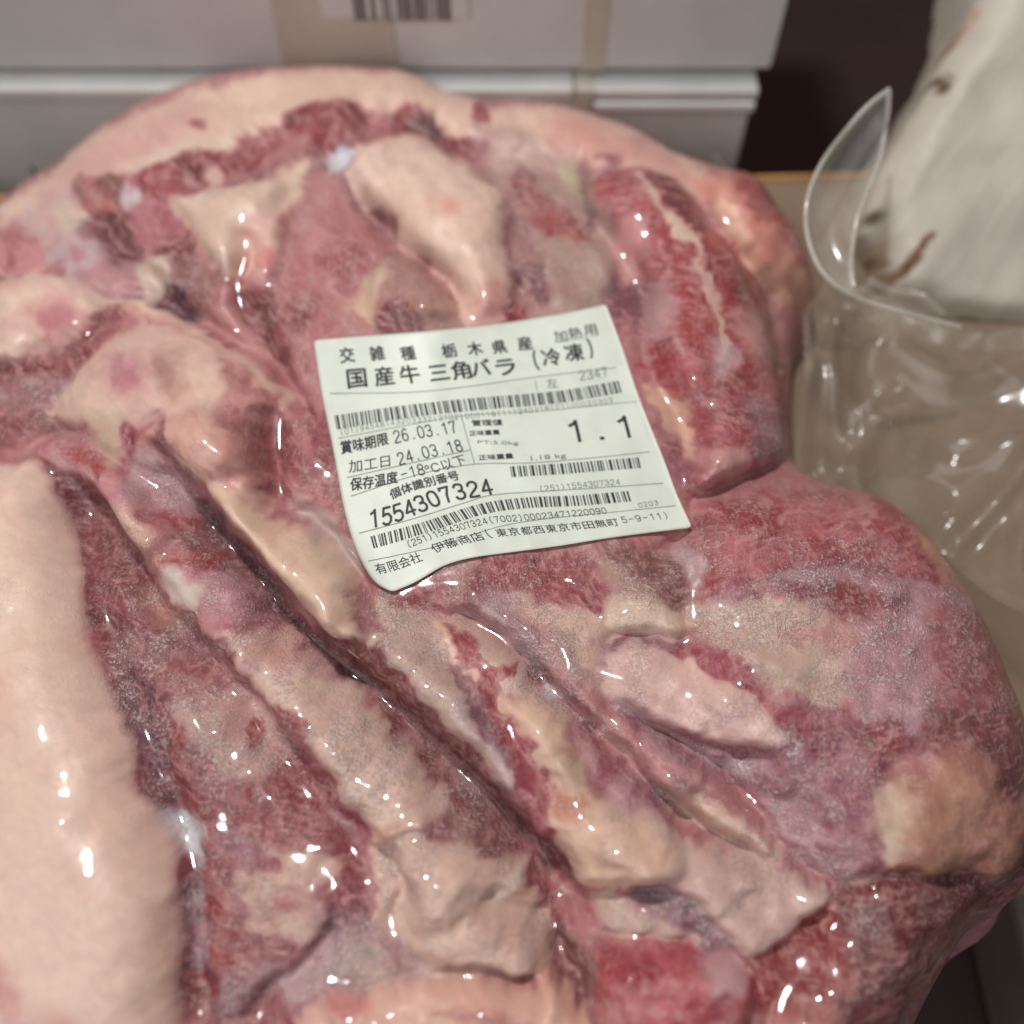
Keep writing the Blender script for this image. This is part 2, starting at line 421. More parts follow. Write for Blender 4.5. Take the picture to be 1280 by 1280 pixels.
# --- red band under the rim
patch('z1', '490,430 530,375 620,355 700,320 820,310 865,350 780,420 640,480 540,495', LEAN, 5, 8, mott=((184,108,112),.8,16,20,2))
patch('z1', '655,345 740,320 740,400 680,440 640,400', LEAND, 7, 6, op=.8)
patch('z1', '840,290 930,225 1020,225 980,330 900,385 840,360', (158,72,80), 5, 7, mott=((190,130,126),.7,14,-20,2))
patch('z1', '1030,190 1110,155 1290,140 1300,310 1220,320 1160,290 1140,235 1060,255', LEAN, 5, 7, mott=(LEAND,.8,20,0,1))
patch('z2', '-10,165 100,138 185,160 192,265 140,300 60,310', (148,58,68), 5, 6, mott=((180,110,108),.6,16,40,1.5))
patch('z1', '715,450 840,425 960,395 1030,355 970,430 860,475 760,478', (150,104,108), 6, 6)
patch('z1', '735,400 790,385 800,430 750,450', (214,186,170), 6, 5, op=.7)
patch('z2', '300,225 325,148 400,150 480,195 550,250 650,275 640,305 540,292 440,250 370,235', LEAN, 6, 8, mott=(LEAND,.8,18,30,2))
patch('z2', '380,170 440,185 500,235 460,250 400,220', (82,48,70), 8, 6)
patch('z2', '480,260 620,290 600,330 500,300', (148,84,92), 7, 6, op=.8)
patch('z2', '620,145 675,150 682,205 640,225 618,190', (160,76,84), 5, 4)
patch('z2', '600,240 760,230 900,300 960,360 920,440 800,400 700,420 640,340', (190,156,146), 12, 14, mott=((170,128,128),.6,28,30,2))
# --- fat hollow and pale knobs left of the big lobe
patch('z1', '630,500 760,455 900,448 1050,398 1130,325 1165,430 1010,560 970,600 905,700 860,770 790,725 715,620 655,560', (214,184,166), 8, 10, mott=((224,198,182),.6,40,-30,2))
patch('z1', '1130,300 1190,320 1200,420 1120,420', (120,84,84), 8, 7, op=.7)
patch('z1', '740,740 800,745 870,790 820,815 760,790', (150,116,94), 8, 6, op=.9)
patch('z1', '895,600 1010,555 1030,640 1005,770 930,790 905,700', (222,180,170), 7, 7)
patch('z1', '940,700 985,690 1000,740 955,755', (214,120,118), 8, 6, op=.7)
patch('z1', '1020,540 1110,520 1080,640 1030,700', (170,120,106), 9, 8, op=.85)
patch('z1', '1080,500 1280,440 1300,660 1180,680 1060,720', (188,140,134), 10, 10, mott=(MAUVE,.55,20,70,3))
patch('z1', '1030,690 1280,640 1300,990 1150,1000 1000,980 960,900', (186,130,130), 10, 12, mott=(ROSE,.8,24,50,2), frost=.25)
patch('z2', '-10,450 150,430 300,560 340,620 250,700 240,800 200,900 230,990 -10,990', (190,138,134), 9, 10, mott=(ROSE,.7,24,80,2), frost=.2)
patch('z2', '50,690 150,660 240,690 238,780 150,810 60,770', (176,84,96), 10, 12, mott=((200,130,134),.5,14,60,2))
patch('z2', '160,370 330,520 380,660 320,640 220,580 150,480', (150,104,104), 9, 10, mott=((182,150,148),.5,18,50,2))
patch('z1', '850,830 950,810 1120,850 1130,930 1020,1040 960,1010 900,930', (146,72,78), 8, 12, mott=((178,116,116),.7,16,50,2))
patch('z1', '890,850 950,830 990,1000 970,1030 910,930', (104,52,56), 9, 8, op=.8)
patch('z1', '700,900 860,880 960,1040 1050,1180 1010,1180 860,1040 760,970', (196,142,134), 8, 10, mott=((170,104,104),.6,16,50,3))
# --- tan knob
patch('z2', '240,770 300,675 380,685 450,725 530,775 560,870 565,985 420,990 260,990', (166,128,114), 6, 7, mott=((186,150,136),.6,24,60,2))
patch('z2', '290,900 360,880 420,920 430,990 280,990', (130,66,72), 6, 8)
patch('z2', '170,880 270,770 285,830 262,960 200,900', (212,182,158), 8, 6, op=.8)
# --- big pale lobe at the top
patch('z2', '165,360 260,290 400,245 500,283 600,350 700,450 745,540 725,640 745,740 765,830 725,945 640,985 585,965 560,870 530,770 450,720 380,680 330,610 300,560 220,500 178,430', FAT, 6, 7, 3, mott=((216,176,160),.5,50,50,2), frost=.05)
patch('z2', '630,840 740,800 745,940 640,980 600,930', (208,152,146), 14, 10, op=.9)
patch('z2', '480,540 560,530 560,570 500,580', (226,158,146), 10, 6, op=.7)
patch('z2', '80,345 140,305 178,350 100,405', (204,206,218), 6, 5)
patch('z2', '560,320 700,400 760,500 770,600 735,640 740,520 660,420', (168,140,128), 8, 8, op=.85)
# --- between the big lobe and the right hand red muscle
patch('z2', '700,400 820,400 1000,340 1080,420 1110,640 1160,800 1100,880 900,930 760,960 760,800 740,660', (176,146,132), 8, 10, mott=((156,112,110),.7,26,60,2), frost=.2)
patch('z2', '775,500 820,445 900,495 970,570 1065,640 940,655 860,615 800,565', (162,70,72), 5, 7, mott=((196,120,104),.6,18,40,2))
patch('z2', '760,380 830,390 850,450 790,470', (150,80,90), 8, 8, op=.8)
patch('z2', '925,360 985,355 1045,470 1010,515', (206,190,160), 7, 5, op=.9)
patch('z2', '985,370 1040,420 1070,560 1040,590 1010,500', (110,74,74), 8, 6, op=.8)
patch('z2', '860,650 1080,655 1130,780 1090,870 900,925 870,800', (178,150,132), 8, 8, mott=((160,124,116),.5,30,40,1.5))
patch('z2', '775,740 850,745 890,840 850,870 800,820', (112,70,86), 8, 9, op=.9)
patch('z2', '720,900 780,880 800,950 730,965', (146,52,66), 6, 6)
patch('z2', '1110,790 1250,810 1260,940 1130,930', (138,96,102), 10, 10)
patch('z2', '1100,350 1060,330 1130,330 1140,400 1080,420', (138,72,84), 8, 6, op=.8)
# --- right hand red muscle
patch('z3', '10,110 100,85 200,85 285,145 350,230 460,350 505,440 545,560 575,700 605,790 582,905 480,965 380,1005 310,1060 295,980 330,930 300,850 200,700 150,640 215,540 180,420 100,300 30,220', (176,60,68), 5, 8, mott=((200,124,120),.6,22,60,2.6), frost=.16)
patch('z3', '150,110 210,95 285,170 330,250 290,300 220,210', (118,48,60), 8, 8, op=.8)
patch('z3', '300,330 420,380 480,470 440,520 370,480 330,420', (142,56,66), 9, 10, op=.7)
patch('z3', '230,480 400,470 420,560 300,600 240,560', (176,66,62), 10, 12, op=.6)
streak('z3', '125,110 170,180 230,240 285,310 330,420 355,540 375,650', (206,168,152), 5, 5, 3, rag=.7)
streak('z3', '215,235 250,290 290,300', (212,184,164), 7, 6, 4)
streak('z3', '300,380 360,470 340,520', (190,150,140), 4, 3, 3)
patch('z3', '390,520 500,540 560,640 480,640 420,590', (198,150,140), 10, 12, op=.85, mott=(ROSE,.5,16,50,2), frost=.5)
patch('z3', '150,430 215,430 230,540 180,590', (186,146,146), 8, 9, op=.8, frost=.5)
patch('z3', '340,600 420,640 380,720 330,680', LILAC, 10, 12, op=.7, frost=.6)
patch('z3', '280,740 430,730 470,830 420,900 330,890 300,830', (166,78,88), 9, 12, mott=((196,126,130),.6,16,40,2))
patch('z3', '440,740 600,780 585,900 490,940 450,860', (150,94,108), 10, 12, mott=((176,120,124),.6,20,60,2), frost=.5)
patch('z3', '310,920 450,910 480,960 380,1005 330,1000', (196,152,142), 8, 10, op=.85, mott=(ROSE,.5,14,0,2))
patch('z3', '165,710 240,735 295,830 303,940 262,885 190,800', (210,168,148), 6, 5)
patch('z3', '180,800 270,880 300,1000 250,1000 200,900', (150,104,112), 8, 7, op=.8)
patch('z3', '60,250 140,260 130,400 90,400 60,330', (202,150,146), 9, 8, op=.8)
patch('z3', '500,440 560,600 600,780 575,700 530,560', (186,142,128), 5, 5, op=.8)
# --- small lobe at the far right
patch('z3', '325,100 420,85 490,105 535,185 600,240 650,310 700,390 705,470 640,490 560,460 500,390 430,300 395,240 370,180 320,140', (204,140,122), 6, 6, mott=((216,168,146),.6,24,60,2))
patch('z3', '420,100 490,115 540,200 620,290 680,390 620,380 520,270 440,180', (176,92,92), 10, 10, mott=((196,120,110),.5,20,60,2))
streak('z3', '390,190 430,290 500,380 560,450', (228,182,158), 9, 8, 6)
# --- pale knob on the left edge and the red below it
patch('z1', '-90,850 80,780 200,768 300,798 362,860 372,930 330,1010 230,1040 150,1030 60,1100 -90,1150', (228,196,180), 7, 8, mott=((214,164,158),.5,30,0,1))
patch('z1', '160,900 260,880 330,920 320,990 230,1010', (192,120,126), 14, 10, op=.8)
patch('z1', '-90,1120 100,1060 220,1040 340,985 378,880 450,870 430,960 320,1090 220,1160 100,1185 -90,1190', (136,60,68), 6, 9, mott=((170,110,104),.7,18,-20,2))
patch('z1', '-90,1170 200,1150 300,1100 240,1300 -90,1300', (178,136,136), 10, 14, mott=((150,96,104),.6,20,0,2), frost=.4)
patch('z4', '-90,30 100,60 160,20 240,40 230,90 120,120 0,170 -90,170', (176,112,112), 9, 12, mott=((140,80,84),.6,16,0,2), frost=.2)
patch('z4', '140,50 220,40 240,80 170,105', (150,120,100), 6, 6, op=.8)
# --- long pale lobe with the film fold
patch('z1', '230,1290 280,1150 380,1050 500,958 620,968 760,1010 860,1070 900,1150 1000,1240 1080,1300', (212,174,162), 7, 8, mott=((226,196,178),.6,36,40,2))
patch('z1', '400,1080 500,1060 560,1120 540,1200 430,1180', (186,122,132), 14, 12, op=.8)
patch('z1', '590,1060 680,1080 690,1180 650,1240 600,1160', (168,128,110), 12, 9, op=.85)
patch('z1', '820,1100 900,1140 1040,1260 1060,1290 880,1290', (168,102,96), 10, 10, op=.85, mott=((196,140,130),.6,14,50,3))
patch('z1', '380,890 560,900 700,960 860,1060 960,1140 1040,1240 980,1200 860,1090 700,990 520,920', (206,158,146), 6, 6)
streak('z1', '360,862 500,880 640,930 760,985 860,1055 960,1140 1055,1255', (222,190,172), 4, 4, 3, op=.8)
patch('z4', '560,130 700,60 800,20 880,90 960,190 990,320 965,450 880,350 760,265 650,200', (212,168,154), 8, 8, mott=((190,128,120),.6,24,60,3))
patch('z4', '850,40 960,60 1000,220 990,420 950,330 920,180', (158,98,92), 12, 10, op=.75)  # brown shade of the valley on the lobe's right, put into the colour
patch('z4', '340,60 460,40 520,90 440,140 350,110', (196,172,148), 8, 9, op=.8)
patch('z4', '640,90 560,60 640,60 700,190 760,260 720,300 640,230 590,180', (116,72,76), 8, 9, op=.8, mott=((160,120,116),.6,14,60,2))
# --- pale ridge running to the label corner
patch('z4', '690,200 780,260 880,340 960,430 1000,438 1100,460 1180,520 1245,600 1275,680 1300,800 1340,860 1280,870 1200,850 1100,740 1000,600 930,500 850,420 760,300', (222,190,166), 5, 6, 3, mott=((212,176,156),.5,36,45,2))
patch('z6', '-20,0 60,15 105,80 115,160 135,260 178,345 60,325 -20,270', (220,188,166), 5, 5, 3)
# --- left of the label
patch('z4', '1000,80 1150,-10 1180,80 1225,300 1240,430 1150,385 1040,360 1010,250', (160,84,90), 7, 10, mott=((194,134,130),.75,20,60,3), frost=.25)
patch('z4', '1040,370 1150,390 1250,440 1290,560 1290,640 1200,540 1100,455', (188,162,156), 8, 8)
patch('z4', '1180,60 1300,60 1320,520 1240,440 1220,300', (150,84,88), 8, 9, mott=((186,130,124),.6,16,60,2))
# --- second run of muscle beside the big fat cap
patch('z4', '130,180 240,118 330,135 420,220 520,330 570,420 620,480 560,565 500,545 440,440 300,310 180,225', (192,126,128), 7, 9, mott=((206,158,156),.6,18,50,2), frost=.3)
patch('z4', '270,180 350,160 430,230 420,280 340,260 280,230', (186,84,82), 7, 8)
patch('z4', '440,400 500,390 570,480 560,560 500,540', (214,172,158), 9, 7, frost=.4)
patch('z4', '480,80 545,90 545,200 520,290 470,270 480,190', (158,74,90), 8, 10, mott=((186,120,128),.5,14,80,2))
patch('z4', '380,110 450,120 460,200 440,240 390,180', (190,160,140), 8, 8)
patch('z4', '540,180 620,230 720,330 780,430 720,440 600,400 500,330 500,250', (184,150,150), 9, 12, mott=((156,106,112),.5,20,40,2), frost=.4)
patch('z4', '530,400 620,410 710,425 690,455 600,450 540,430', (166,78,90), 7, 8)
patch('z4', '640,470 780,440 880,560 960,700 880,690 760,640 680,560', (150,84,92), 10, 14, mott=((180,132,132),.55,16,50,2), frost=.45)
patch('z4', '585,560 700,540 800,535 825,590 720,625 640,600 560,610', (168,58,64), 6, 9, mott=((190,96,92),.5,12,10,3))
patch('z4', '520,520 590,530 600,620 560,640 520,580', (196,140,122), 9, 8, op=.9, frost=.5)
patch('z4', '585,640 680,615 745,690 725,775 640,745', (208,192,184), 8, 9)
patch('z4', '700,610 880,640 1000,760 980,840 860,840 740,800 740,690', (188,134,142), 10, 12, mott=((202,164,164),.6,20,20,2), frost=.35)
patch('z4', '800,820 900,800 990,800 980,840 880,850', (172,88,104), 7, 9, op=.9)
patch('z4', '760,840 960,830 1100,900 1290,1060 1290,1290 1150,1200 1000,1110 880,970 800,880', (214,178,170), 10, 12, mott=((188,138,138),.5,26,30,2), frost=.55)
patch('z4', '920,880 1040,850 1100,940 1060,980 960,950', (204,154,142), 14, 10, op=.7)
# --- dark lean along the long crease
patch('z4', '700,320 790,430 880,570 960,680 1040,780 1160,900 1290,1000 1290,1070 1140,960 1000,820 860,680 740,500', (132,72,78), 8, 9, mott=((166,112,116),.5,14,40,2), frost=.4)
patch('z6', '-20,280 60,330 170,340 250,410 340,500 430,600 560,740 640,880 760,1000 860,1100 960,1270 900,1280 760,1140 640,1010 480,860 330,700 180,560 60,430 -20,380', (130,66,68), 8, 10, mott=((112,50,54),.7,30,45,2), frost=.1)
# --- lean strip beside the fat cap
patch('z4', '140,255 240,265 430,430 540,680 720,800 850,900 960,1130 1040,1290 470,1290 380,980 300,780 240,480', (134,60,70), 8, 10, mott=((158,100,104),.6,22,30,3), frost=.35)
patch('z4', '180,270 300,360 420,560 480,640 420,640 320,520 230,400', (126,62,68), 10, 10, op=.8, mott=((150,84,92),.6,14,25,4), frost=.15)
patch('z4', '290,620 450,660 560,820 480,860 380,800 310,720', (140,72,82), 9, 9, mott=((166,100,108),.7,10,35,5))
patch('z4', '470,720 560,720 680,800 660,850 560,840 490,790', (176,130,112), 12, 10, op=.9)
patch('z4', '380,900 560,850 780,880 880,1000 820,1080 640,1040 460,1060', (164,118,118), 14, 18, mott=((136,72,80),.6,22,30,2), frost=.95)
patch('z5', '370,-20 850,-20 980,180 1100,330 1290,520 1300,1290 640,1290 640,900 620,660 540,500 470,330 400,100', (150,68,80), 10, 9, mott=((182,132,130),.55,34,30,2), frost=.3)
patch('z5', '390,-10 540,0 600,140 560,260 620,430 600,500 540,500 480,340 420,180', (112,58,78), 10, 10, mott=((150,104,118),.6,18,60,2), frost=.6)
patch('z5', '540,110 620,130 700,240 640,250 560,200', LEAN, 6, 8, mott=((170,100,100),.6,10,25,4))
patch('z5', '640,80 850,90 1000,180 1010,300 940,420 820,400 740,300 660,200', (190,148,140), 10, 14, mott=((192,160,150),.6,22,20,2), frost=.7)
patch('z5', '600,290 710,270 730,400 700,450 620,410', (146,52,66), 6, 7, mott=((170,96,104),.6,8,20,5))
patch('z5', '530,420 610,430 610,500 550,490', (120,44,56), 6, 6)
patch('z5', '690,460 760,470 790,530 740,540', (136,44,60), 6, 6)
patch('z5', '800,400 960,400 1000,540 900,560 820,500', (168,108,112), 10, 14, mott=((146,54,70),.7,16,60,3))
patch('z5', '870,210 930,200 935,270 890,280', (166,56,60), 6, 5)
patch('z5', '1000,380 1080,370 1140,470 1130,560 1060,640 960,630 930,520', (156,58,78), 12, 14, mott=((178,100,112),.6,18,50,2))
patch('z5', '860,640 1000,620 1180,660 1260,760 1240,900 1160,1000 1000,980 900,920 880,780', (200,164,150), 12, 14, mott=((170,120,110),.5,30,20,2), frost=.35)
patch('z5', '880,560 1010,690 990,730 860,680', (160,66,84), 8, 9, op=.8)
patch('z5', '700,560 790,560 860,760 890,960 820,980 720,950 740,760', (158,56,70), 7, 8, mott=((196,132,126),.75,9,28,6))
patch('z5', '790,580 900,590 920,680 840,690', (168,124,138), 10, 10, op=.8)
patch('z5', '650,760 730,780 720,960 760,1060 740,1180 660,1100 650,900', (168,136,142), 8, 9, mott=((140,76,88),.5,14,80,2), frost=.4)
patch('z5', '740,1010 860,1010 925,1080 880,1130 760,1130', (164,62,64), 8, 8, mott=((186,100,96),.5,16,0,2))
patch('z5', '640,1130 760,1120 760,1200 690,1250 640,1200', (146,44,60), 7, 7)
patch('z5', '545,520 640,530 730,570 715,640 700,730 655,680 600,590', (206,206,212), 8, 6, frost=.5)
patch('z5', '990,820 1060,815 1080,860 1010,865', (182,90,88), 8, 6, op=.7)
patch('z5', '1230,720 1300,720 1300,830 1240,820', (150,66,84), 10, 9)
patch('z5', '780,1120 960,1100 1130,980 1290,900 1290,960 1200,1020 1040,1130 900,1250 780,1280 760,1220', (140,88,96), 10, 12, mott=((176,140,146),.6,14,-40,2), frost=.7)
patch('z5', '1000,1140 1130,1030 1290,960 1300,1160 1160,1200 1020,1220', (196,162,164), 10, 14, mott=((158,112,120),.6,16,40,3), frost=.8)
patch('z5', '650,700 690,740 670,880 660,1100 640,1100 640,900', (112,64,84), 9, 6, op=.8)
# --- middle tan ridge
patch('p', '318,838 400,850 460,888 520,940 560,1000 600,1060 640,1090 690,1150 722,1200 690,1215 600,1222 520,1222 440,1235 425,1190 470,1140 470,1060 430,990 390,925 345,885', (220,190,174), 7, 9, mott=((208,172,160),.5,36,45,2), frost=.5)
patch('p', '345,880 388,890 388,912 372,918 350,905', (156,56,66), 5, 7, mott=((180,96,96),.5,10,0,1))
patch('p', '470,880 540,930 600,1010 660,1090 690,1120 650,1090 600,1050 540,990 480,920', (150,84,82), 7, 9, mott=((186,148,138),.65,12,45,3), frost=.6)
patch('z7', '380,540 560,500 700,640 760,740 880,920 920,1000 860,990 780,880 700,760 560,640', (146,74,76), 8, 9, mott=((180,124,116),.55,14,45,3), frost=.5)
patch('z7', '300,560 500,660 640,690 720,740 760,830 840,1000 825,1110 700,1110 540,1085 400,1095 340,1000 330,860', (218,184,168), 9, 9, mott=((208,168,152),.5,40,20,2), frost=.35)
patch('z7', '540,800 640,770 730,730 720,800 620,840', (216,196,182), 10, 9, op=.8, frost=.7)
patch('z7', '0,800 60,720 150,730 190,820 120,900 40,880', (150,60,76), 12, 10, op=.9)
patch('z7', '-10,880 80,860 160,900 200,980 120,1000 0,980', (118,78,100), 12, 12, op=.9, frost=.4)
patch('z7', '60,940 300,960 400,1060 360,1110 200,1140 60,1120', (190,158,150), 12, 14, mott=((160,116,116),.6,16,70,4), frost=.9)
patch('z7', '210,560 300,520 380,520 330,560 260,600 230,660 200,640', (218,170,148), 8, 5)
patch('z7', '-10,1190 200,1150 400,1110 540,1100 700,1140 820,1150 850,1120 900,1200 980,1300 -10,1300', (220,172,156), 6, 7, mott=((226,190,174),.5,30,-10,3))
patch('z7', '20,1180 160,1160 180,1200 60,1225', (204,112,110), 10, 8, op=.7)
patch('z7', '380,1180 560,1160 760,1200 820,1280 640,1230 460,1205', (196,132,118), 8, 8, op=.8, frost=.5)
patch('z7', '620,1210 780,1230 800,1290 660,1260', (170,92,80), 8, 8, op=.8)
patch('z7', '850,1020 980,1020 1020,1100 1080,1200 1100,1290 960,1290 900,1180 860,1110', (136,82,80), 8, 8, mott=((166,112,110),.5,14,60,2), frost=.4)
streak('z7', '830,1140 880,1180 960,1280', (222,176,156), 8, 8, 5)
# --- strip right of the long crease
patch('z6', '190,190 340,225 430,330 490,430 570,560 660,720 700,790 660,880 560,740 430,600 330,500 240,400 170,330', (204,176,162), 6, 8, mott=((184,148,140),.6,22,50,2), frost=.55)
patch('z6', '100,180 180,200 260,330 200,330 130,250', (160,112,110), 8, 9, frost=.5)
patch('z6', '190,460 300,445 355,540 335,600 230,540', (134,52,64), 7, 7)
patch('z6', '330,220 430,260 560,310 700,420 800,520 880,620 860,650 740,560 640,520 560,430 440,330', (208,174,162), 8, 9, mott=((180,140,130),.5,20,45,2), frost=.3)
patch('z6', '440,290 520,325 575,390 595,455 705,448 690,485 640,520 665,600 695,690 650,720 600,580 540,460 490,370', (168,46,66), 4, 8, mott=((196,110,110),.45,10,60,2), frost=.15)
streak('z6', '420,290 470,350 530,440 570,480', (226,186,168), 6, 5, 4)
streak('z6', '470,540 550,640 640,730 700,800', LILAC, 5, 7, 4, op=.8, frost=.9)
patch('z6', '500,420 570,520 660,680 700,780 660,760 570,650 500,520', (126,76,96), 7, 8, op=.85, mott=((170,136,146),.6,10,55,3), frost=.7)
patch('z6', '650,560 740,560 830,600 890,660 910,720 960,800 1010,890 1100,955 1290,1030 1290,1200 1100,1245 950,1265 880,1130 840,1010 850,900 760,780 720,680', (222,186,164), 6, 8, mott=((212,170,150),.5,40,40,2), frost=.12)
patch('z6', '690,690 735,672 765,720 780,860 810,950 848,1040 820,1060 760,960 700,860', (164,66,84), 5, 7, mott=((190,116,124),.5,10,70,3))
patch('z6', '800,812 838,815 848,890 812,905', (170,62,70), 4, 4)
patch('z6', '860,900 960,895 955,950 880,995', (206,142,116), 6, 6, frost=.4)
patch('z6', '870,730 940,730 960,760 900,760', (172,92,84), 6, 6, op=.8)
patch('z6', '840,760 960,740 960,840 880,880', (186,160,140), 12, 9, op=.7)
patch('z6', '800,420 960,560 1100,700 1200,800 1290,900 1290,1030 1120,960 1020,880 960,780 900,660 840,570 760,480', (176,118,126), 9, 11, mott=((196,158,160),.55,18,45,2), frost=.5)
patch('z6', '900,580 990,600 1050,690 1180,740 1140,810 1080,850 1010,790 960,680', (158,56,84), 7, 12, mott=((186,112,128),.6,12,30,3), frost=.2)
patch('z6', '1140,850 1290,900 1290,990 1200,960', (150,74,98), 8, 12, op=.8, mott=(LILAC,.6,10,30,2), frost=.5)
patch('z6', '930,610 1100,640 1200,700 1290,740 1290,850 1180,740 1060,690', (208,156,150), 9, 11, op=.85)
patch('z6', '820,520 880,520 880,560 830,565', (216,206,208), 6, 6, op=.8)
patch('z6', '760,460 850,470 850,510 790,520', (140,64,78), 7, 9, op=.8, frost=.5)
# --- below the label
patch('z6', '280,200 420,125 560,55 700,55 980,40 1010,130 1075,170 1045,275 880,235 700,190 560,210 430,245', (156,62,78), 6, 9, mott=((180,112,118),.6,20,10,2), frost=.45)
patch('z6', '630,80 860,70 930,150 820,170 660,150', (162,44,66), 9, 10, op=.8)
patch('z6', '470,90 540,90 540,180 480,190', (188,152,138), 9, 8, op=.8, frost=.5)
patch('z6', '550,190 700,190 780,320 860,420 800,470 700,400 600,300', (184,150,152), 10, 12, mott=((150,98,112),.5,14,45,2), frost=.9)
patch('z6', '700,190 860,230 1020,270 1100,330 1040,380 900,340 780,290', (206,172,156), 9, 10, op=.9, frost=.45)
patch('z6', '820,300 960,340 1060,420 1180,520 1080,560 960,500 860,420', (190,154,142), 9, 10, mott=((166,124,122),.5,16,40,2), frost=.5)
patch('z6', '1010,60 1150,15 1290,90 1320,340 1180,330 1060,300 1020,240 1060,170', (172,140,122), 8, 8, mott=((150,116,104),.6,30,40,2), frost=.35)
patch('z6', '1050,200 1160,190 1290,250 1310,330 1160,335 1050,290', (216,188,170), 9, 8, frost=.4)
patch('z6', '1030,370 1160,355 1300,360 1320,420 1160,400 1080,450 1020,480', (128,78,100), 8, 9, mott=(LILAC,.5,10,20,2), frost=.8)
# --- lower right lobe
patch('z8', '185,120 265,15 460,-10 600,5 720,25 765,90 850,170 900,250 780,290 660,190 500,170 330,215 205,235', (172,76,86), 7, 8, mott=((198,128,132),.65,26,10,2.5), frost=.35)
patch('z8', '270,40 400,20 420,90 320,110', (160,44,56), 10, 10, op=.8)
patch('z8', '620,30 720,40 770,110 740,140 660,90', (190,84,92), 10, 8, op=.8)
patch('z8', '740,70 800,130 880,210 940,290 985,380 1010,480 975,420 900,300 820,210 750,140', (204,150,118), 6, 6, op=.9)
patch('z8', '780,170 880,230 960,340 990,460 940,520 880,420 800,300', (184,120,118), 12, 12, op=.85, mott=((200,150,146),.5,24,60,2))
patch('z8', '300,200 480,160 640,180 780,220 820,300 700,290 560,280 400,250 260,250', (150,84,96), 9, 12, mott=((192,156,162),.7,12,12,5), frost=.6)
patch('z8', '480,205 560,200 640,245 600,275 520,250', (146,48,62), 7, 8, op=.9)
patch('z8', '120,150 190,120 220,190 205,240 150,200', (196,164,166), 8, 7, frost=.3)
patch('z8', '0,110 120,140 200,210 190,300 130,240 20,160', (150,104,96), 8, 8, mott=((130,92,88),.5,14,50,2), frost=.4)
patch('z8', '195,265 350,238 490,280 610,345 570,440 500,505 430,480 350,430 260,370 190,320', (204,176,160), 9, 10, mott=((192,152,140),.5,30,20,2), frost=.5)
patch('z8', '400,330 520,300 620,350 560,380', (190,120,112), 10, 8, op=.6)
patch('z8', '560,340 680,270 810,200 860,300 770,480 690,570 580,520', (186,144,150), 14, 16, mott=((164,108,116),.5,22,30,2), frost=.9)
patch('z8', '740,280 860,280 960,400 1000,520 880,520 790,480', (168,108,110), 14, 14, mott=((146,82,88),.5,30,60,2), frost=.3)
patch('z8', '750,480 880,500 1010,520 1030,640 900,640 830,600 740,590', (150,98,92), 14, 14, mott=((130,74,80),.5,28,20,2), frost=.25)
patch('z8', '390,500 520,500 600,560 650,640 630,760 650,860 570,900 480,770 380,720 310,640 390,600', (150,76,90), 10, 14, mott=((176,128,142),.6,18,40,2), frost=.7)
patch('z8', '560,550 660,535 700,580 660,615 580,610', (154,66,82), 9, 8)
patch('z8', '560,560 620,640 560,700 540,650', (182,130,138), 8, 8, op=.8, frost=.5)
patch('z8', '120,380 220,365 305,400 345,460 425,505 490,515 450,565 390,525 280,445 180,412', (164,62,80), 6, 8, mott=((186,110,122),.5,12,30,2), frost=.2)
patch('z8', '-10,385 100,368 220,412 310,470 395,540 395,592 310,604 220,582 100,545 10,500', (216,180,170), 6, 6, mott=((206,164,160),.5,30,30,2), frost=.3)
patch('z8', '20,505 120,555 260,600 400,640 400,720 300,700 160,640 40,560', (160,108,118), 9, 10, mott=((188,152,156),.5,12,25,3), frost=.7)
patch('z8', '-10,560 120,620 240,690 330,790 420,840 520,930 440,900 330,860 210,780 80,700 -10,640', (196,144,142), 9, 10, mott=((160,92,106),.55,14,40,3), frost=.5)
patch('z8', '160,700 300,780 420,860 400,895 260,835 160,765', (212,178,164), 12, 10, frost=.3)
patch('z8', '400,740 500,760 600,880 600,960 500,900 420,830', (196,150,154), 12, 16, mott=((150,92,108),.5,14,40,2), frost=1.)
patch('z8', '240,640 340,650 350,680 270,670', LILAC, 6, 6, op=.8, frost=.6)
patch('z8', '-10,745 130,790 210,850 380,890 545,965 505,1012 440,1085 340,1125 260,1060 160,965 60,930 -10,920', (210,178,166), 7, 8, mott=((196,158,152),.5,36,30,2), frost=.3)
patch('z8', '-10,760 110,800 150,850 100,900 -10,900', (224,186,166), 9, 7)
patch('z8', '60,935 160,945 245,1030 310,1110 260,1100 180,1060 90,990', (134,90,108), 8, 10, mott=((180,150,158),.6,12,30,2), frost=.9)
patch('z8', '-10,960 100,1010 200,1060 220,1085 100,1095 -10,1060', (200,168,154), 9, 8, frost=.3)
# tan block and the dark corner
patch('z8', '640,680 720,630 830,600 905,640 915,700 1000,735 1010,800 960,850 900,895 780,892 650,892 635,800', (176,134,108), 9, 8, mott=((164,114,96),.6,44,60,2), frost=.05)
patch('z8', '600,700 660,670 700,700 680,780 650,860 630,800', (200,172,152), 9, 7, op=.8)
patch('z8', '900,640 1010,600 1040,700 1010,900 960,850 1000,740 910,700', (126,64,76), 10, 10, frost=.1)
patch('z8', '560,960 640,895 910,888 960,860 1040,880 900,1010 845,1090 740,1225 620,1300 480,1300 620,1150', (118,54,60), 10, 10, mott=((150,98,84),.55,26,60,2), frost=.15)
patch('z8', '760,1000 880,960 870,1030 760,1190 700,1250 720,1120', (152,96,74), 12, 10, op=.8)
streak('z8', '880,1000 830,1080 760,1180 730,1230', (190,140,106), 4, 4, 4, op=.8)
patch('z8', '600,900 660,900 760,1000 700,1080 620,1010', (126,44,52), 10, 10, op=.7)
